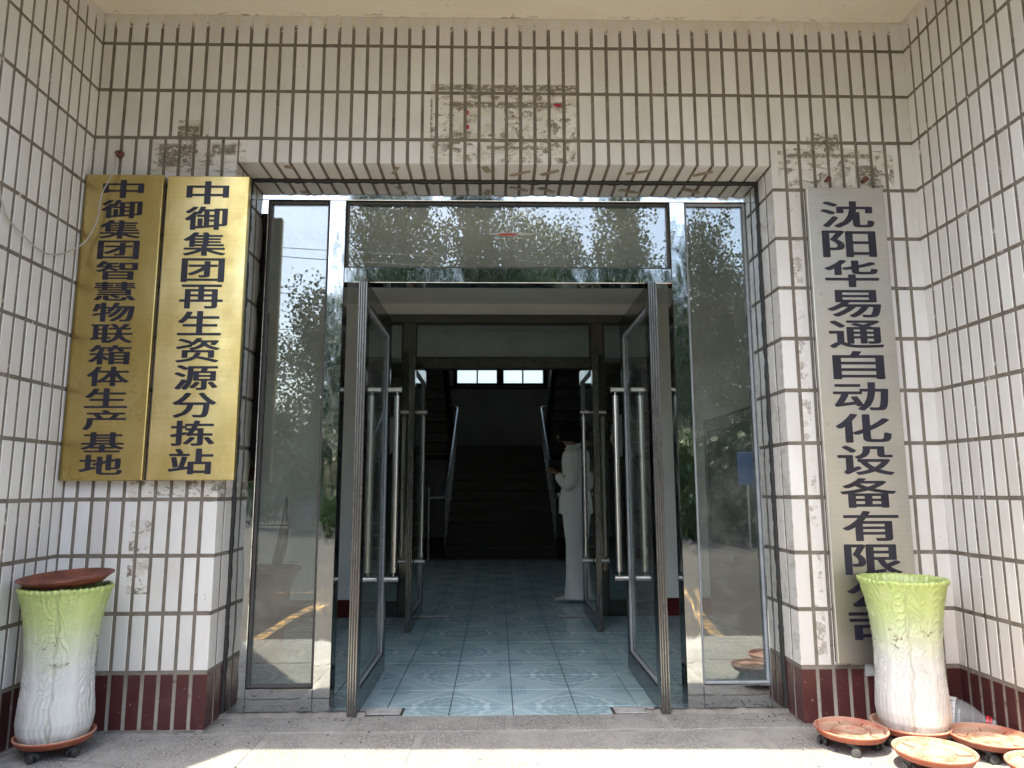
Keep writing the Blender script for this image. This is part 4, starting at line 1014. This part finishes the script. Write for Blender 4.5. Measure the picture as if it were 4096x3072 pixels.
    ph_ = tag(MB().box(-.232, -.224, -.05, .03, 1.135, 1.255, .003).build('phone', plain('dark_phone', (.02, .02, .025), .2)), 'dark phone held up in the hands of the person in white', 'phone')
    ph_.location = (X0, Y0, 0)
    # turn a little so the back shows
    t_.rotation_euler = (0, 0, math.radians(-16)); ph_.rotation_euler = (0, 0, math.radians(-16))
person()

# ------------------------------------------------------------------ yard behind the camera (seen in the panes and the polished steel)
GZ = -.5
ta = NT('worn_asphalt'); p = ta.pos()
bs = ta.mix(ta.ramp(ta.noise(.7, 7, .65), .35, .7), (.048, .045, .040), (.08, .075, .066))
bs = ta.mix(ta.ma('MULTIPLY', ta.sep(ta.vor(55, out='Color'))[0], .6), bs, (.07, .066, .06))
bs = ta.mix(ta.ramp(ta.noise(60, 3), .60, .72, 0, .7), bs, (.20, .19, .165))
ta.P(bs, .95, spec=.05); ta.bump(ta.noise(70, 6, .7), .5, .01)
structure(MB().box(-220, 220, -260, -1.36, GZ-.3, GZ).box(-220, -3.8, -1.36, 120, GZ-.3, GZ).box(3.8, 220, -1.36, 120, GZ-.3, GZ).box(-3.8, 3.8, 12.5, 120, GZ-.3, GZ).build('yard_ground', ta.m))
ty = NT('worn_yellow_road_paint'); p = ty.pos(); ty.P(ty.mix(ty.ramp(ty.noise(9, 8, .8), .50, .54), (.06, .056, .05), (.50, .28, .06)), .8)
def line(pts, w):
    m = MB(); A = []; B = []
    for i, q_ in enumerate(pts):
        q_ = Vector(q_); dr = (Vector(pts[min(i+1, len(pts)-1)])-Vector(pts[max(i-1, 0)])).normalized(); nn = Vector((-dr.y, dr.x))
        A.append((*(q_+nn*w/2), GZ+.004)); B.append((*(q_-nn*w/2), GZ+.004))
    m.loft([A, B], cap=False, closed=False, smooth=False); return m
ln = structure(line([(-2.45, -3.2), (-2.43, -5.3), (-2.35, -6.4)], .13).build('road_marking', ty.m)); structure(line([(2.1, -3.2), (2.3, -4.84), (2.6, -6.6)], .13).build('road_marking', ty.m))
structure(line([(-7, -7.2), (-2.4, -7.15)], .05).build('road_marking', ty.m))
# grass verge
tg = NT('verge_grass'); tg.P(tg.mix(tg.ramp(tg.noise(6, 7, .7), .35, .65), (.035, .065, .018), (.11, .14, .035)), .95); tg.bump(tg.noise(40, 6, .7), 1, .05)
structure(MB().box(-6.2, 30, -33, -21.8, GZ, GZ+.06).build('grass_verge', tg.m))
def leafmat(n, a, b, dry):
    t = NT(n); x = t.mix(t.rand(), a, b); x = t.mix(t.ramp(t.noise(.9, 4, .6), .5, .68), x, dry)
    t.P(x, .55); t.b.inputs['Subsurface Weight'].default_value = 0; return t.m
lm1 = leafmat('poplar_leaf', (.040, .075, .020), (.060, .105, .028), (.085, .125, .04))
lm2 = leafmat('shrub_leaf', (.05, .10, .018), (.10, .17, .03), (.14, .2, .05))
bark = plain('grey_bark', (.16, .14, .11), .9, bump=.5)
def crown_mesh(name, h, spread, nlimb, nleaf, lsz, seed, base=.12, up_=.8, fill=False):
    rg = random.Random(seed); v = []; f = []; limbs = MB()
    limbs.tube([(0, 0, 0), (.05, .02, h*.3), (-.04, .05, h*.65), (0, 0, h*.93)], [.17, .13, .07, .015], 8)
    seg = []
    for k in range(nlimb):
        u = base+(1-base)*(k+.5)/nlimb*.88; z0 = u*h; a = k*2.4+rg.uniform(-.4, .4); L = spread*(math.sin(math.pi*min(1, (u*.85+.12)))**.7)*rg.uniform(.65, 1.15)
        rise_ = L*up_*rg.uniform(1.1, 2.0)
        P_ = [Vector((0, 0, z0)), Vector((math.cos(a)*L*.55, math.sin(a)*L*.55, z0+rise_*.35)), Vector((math.cos(a)*L, math.sin(a)*L, z0+rise_))]
        limbs.tube(P_, [.060, .040, .012], 5, False); seg.append((P_, L))
    per = nleaf//nlimb
    for P_, L in seg:
        clumps = []
        for i in range(15):
            t_ = rg.random()**.7
            q_ = P_[0].lerp(P_[1], t_*2) if t_ < .5 else P_[1].lerp(P_[2], t_*2-1)
            sp = (.12+.26*(1-abs(t_-.6)))*spread*.55
            clumps.append(q_+Vector((rg.gauss(0, sp), rg.gauss(0, sp), rg.gauss(0, sp*1.6))))
        for i in range(per):
            q_ = clumps[i % 15]; sp = .072*spread+.045
            q_ = q_+Vector((rg.gauss(0, sp), rg.gauss(0, sp), rg.gauss(0, sp*1.9)))
            d1 = Vector((rg.uniform(-1, 1), rg.uniform(-1, 1), rg.uniform(-1, 1))).normalized(); d2 = d1.orthogonal().normalized()
            s_ = lsz*rg.uniform(.6, 1.3); o = len(v)
            v += [q_-d1*s_, q_+d2*s_*.8, q_+d1*s_, q_-d2*s_*.8]; f.append((o, o+1, o+2, o+3))
    me = bpy.data.meshes.new(name); me.from_pydata([tuple(x) for x in v], [], f)
    return me, limbs
vars_ = []
for k, (h, s_, nl, nf) in enumerate(((13, 1.25, 56, 17000), (12, 1.65, 54, 17000), (9.5, 1.95, 44, 16000))):
    me, lb = crown_mesh('crown', h, s_, nl, nf, .062, 11+k, .07 if k else .10, .9 if k < 2 else .5); me.materials.append(lm1)
    t_ = MB(); t_.v, t_.f, t_.sm = lb.v, lb.f, lb.sm; tmp = t_.build('trunk', bark); vars_.append((me, tmp.data)); bpy.data.objects.remove(tmp)
where = ['at the far left, small and distant', 'its crown in the left pane', 'left of the transom', 'under the bare limb in the transom', 'at the centre of the transom', 'just right of the transom middle', 'before the gap of sky', 'tall and narrow at the right of the transom', 'wide at the right end of the transom', 'behind the right mullion', 'in the middle of the right pane', 'at the right edge of the right pane', 'far right beyond the pane', 'beyond the gate pillar', 'past the gate, far left', 'filling the row behind']+[f'{q_} in the hazy back row' for q_ in ('first', 'second', 'third', 'fourth', 'fifth', 'sixth', 'seventh', 'eighth', 'ninth')]
spots = [(-9.6, -25, 2, .50), (-6.9, -23.5, 2, .98), (-5.0, -23, 0, 1.14), (-3.5, -22.6, 1, 1.12), (-.9, -23.4, 0, 1.12), (.55, -23.8, 1, 1.06), (1.75, -22.8, 1, .98), (2.75, -24, 0, .93), (4.9, -23, 0, 1.10), (6.0, -23.6, 1, .84), (7.7, -22, 1, .97), (9.3, -22.6, 2, 1.02), (11.8, -22, 2, 1.0), (-11.5, -34, 2, .62), (-13.5, -38, 2, .6)]+[(-5.6+2.15*k+.5*math.sin(k*5), -28.5+.8*math.sin(k*3), 2, 1.20+.07*math.sin(k*2.3)) for k in range(8)]
for k, (x, y, vi, s_) in enumerate(spots):
    kind = 'broad leafy poplar' if vi else 'narrow poplar'
    t_ = thing('poplar_tree', f'{kind} mirrored in the glass, {where[k]}', 'tree', (x, y, GZ), 'poplars mirrored in the glass', rooted=False)
    a = bpy.data.objects.new('crown', vars_[vi][0]); b = bpy.data.objects.new('trunk', vars_[vi][1])
    for q_ in (a, b): COL.objects.link(q_); q_.parent = t_
    t_.rotation_euler = (0, 0, k*1.9); t_.scale = (s_*.95, s_*.95, s_)
# low hedge in front of the trees
rg = random.Random(5)
def hedge(label, x0, x1, y, hgt, n, mat, cat='hedge', dep=.9):
    v = []; f = []
    for i in range(n):
        q_ = Vector((rg.uniform(x0, x1), y+rg.gauss(0, dep*.4), GZ+hgt*(rg.random()**.7)*(1+.18*noise.noise(Vector((rg.uniform(x0, x1), 0, 0)))))); d1 = Vector((rg.uniform(-1, 1), rg.uniform(-1, 1), rg.uniform(-1, 1))).normalized(); d2 = d1.orthogonal().normalized(); s_ = rg.uniform(.05, .12)
        o = len(v); v += [tuple(q_-d1*s_), tuple(q_+d2*s_), tuple(q_+d1*s_), tuple(q_-d2*s_)]; f.append((o, o+1, o+2, o+3))
    m = MB(); m.v = v; m.f = f; m.sm = [False]*len(f)
    t_ = thing(cat, label, cat, ((x0+x1)/2, y, GZ)); m.build('foliage', mat, t_)
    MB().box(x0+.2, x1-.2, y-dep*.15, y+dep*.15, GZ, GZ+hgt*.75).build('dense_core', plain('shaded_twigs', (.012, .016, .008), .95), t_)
hedge('dark clipped hedge mirrored at the foot of the right pane', 3.2, 16, -16.2, 2.9, 26000, lm1)
hedge('dark hedge mirrored low in the middle of the frame', -4.4, 3.2, -21, 2.2, 12000, lm1)
hedge('bright green rounded shrub mirrored in the left mullion', -5.6, -4.4, -19.5, 1.3, 3200, lm2, 'shrub', .7)
# gate pillar, bins, gate bars
gp = thing('gate_pillar', 'red brown brick gate pillar mirrored in the left pane', 'pillar', (-7.6, -24.5, GZ)); MB().box(-8.0, -7.2, -24.9, -24.1, GZ, GZ+2.6, .02).build('shaft', plain('red_brown_brick', (.19, .085, .06), .85), gp); MB().box(-8.05, -7.15, -24.95, -24.05, GZ+2.6, GZ+2.72, .02).build('cap', MT['concrete'], gp)
g_ = thing('gate', 'dark barred gate beside the brick pillar mirrored in the left pane', 'gate', (-8.8, -24.5, GZ))
for k in range(9): MB().tube([(-9.3+k*.14, -24.5, GZ+.1), (-9.3+k*.14, -24.5, GZ+1.7)], .02, 6).build('bar', MT['dark'], g_)
MB().box(-9.4, -8.1, -24.53, -24.47, GZ+1.68, GZ+1.74).box(-9.4, -8.1, -24.53, -24.47, GZ+.1, GZ+.16).build('rail', MT['dark'], g_)
gb = plain('green_bin_plastic', (.03, .10, .07), .4)
b_ = thing('bin', 'green wheeled bin standing before the brick pillar in the mirrored yard', 'bin', (-6.9, -22.5, GZ)); MB().box(-7.2, -6.6, -22.8, -22.2, GZ+.05, GZ+.95, .03).build('body', gb, b_); MB().box(-7.24, -6.56, -22.84, -22.16, GZ+.955, GZ+1.02, .02).build('lid', gb, b_)
# low workshop across the yard
wk = thing('workshop', 'long low pale workshop with a green band mirrored in the left pane', 'building', (-30, -60, GZ))
MB().box(-48, -16, -66, -58, GZ, GZ+4.6).build('wall', MT['concrete'], wk); MB().box(-48.3, -15.7, -66.3, -57.7, GZ+4.6, GZ+6.2).build('roof', plain('green_roof_sheet', (.05, .12, .09), .5), wk)
for k in range(8): MB().box(-46+k*3.8, -44+k*3.8, -57.99, -57.94, GZ+1.2, GZ+3.0).build('window', MT['dark'], wk)
wk2 = thing('shed', 'dark green roofed shed mirrored at the right pane edge', 'building', (14, -19, GZ))
MB().box(9.5, 17, -20.4, -18, GZ, GZ+3.9).build('wall', plain('grey_green_render', (.10, .13, .11), .9), wk2); MB().box(9.2, 17.3, -20.7, -17.7, GZ+3.9, GZ+4.2).build('roof', MT['dark'], wk2)
bl = thing('blue_board', 'blue board on a thin post mirrored at the right edge of the right pane', 'sign board', (6.2, -13.5, GZ))
MB().box(5.75, 6.75, -13.53, -13.48, GZ+1.55, GZ+2.35, .01).build('board', plain('blue_sheet', (.02, .09, .24), .5), bl); MB().tube([(5.95, -13.46, GZ), (5.95, -13.46, GZ+1.6)], .025, 8).build('post', MT['rail'], bl)
# overhead wires between two poles
up1 = thing('utility_pole', 'concrete utility pole carrying wires, mirrored far left', 'pole', (-14, -20, GZ)); MB().tube([(-14, -20, GZ), (-14, -20, GZ+10.5)], [.16, .10], 10).build('post', MT['concrete'], up1)
up2 = thing('utility_pole', 'concrete utility pole carrying wires, beyond the right of the porch', 'pole', (16, -14, GZ)); MB().tube([(16, -14, GZ), (16, -14, GZ+9.0)], [.16, .10], 10).build('post', MT['concrete'], up2)
for za, zb, w_ in ((10.3, 8.0, 'highest'), (10.0, 7.7, 'second highest'), (8.7, 6.8, 'middle'), (7.4, 6.0, 'second lowest'), (5.8, 5.0, 'lowest')):
    pts = [Vector((-14, -20, GZ+za)).lerp(Vector((16, -14, GZ+zb)), i/20)-Vector((0, 0, .8*math.sin(math.pi*i/20))) for i in range(21)]
    tag(MB().tube(pts, .013, 5).build('wire', MT['dark']), f'{w_} of the thin overhead wires crossing the mirrored sky', 'wire', 'overhead wires in the mirrored sky')
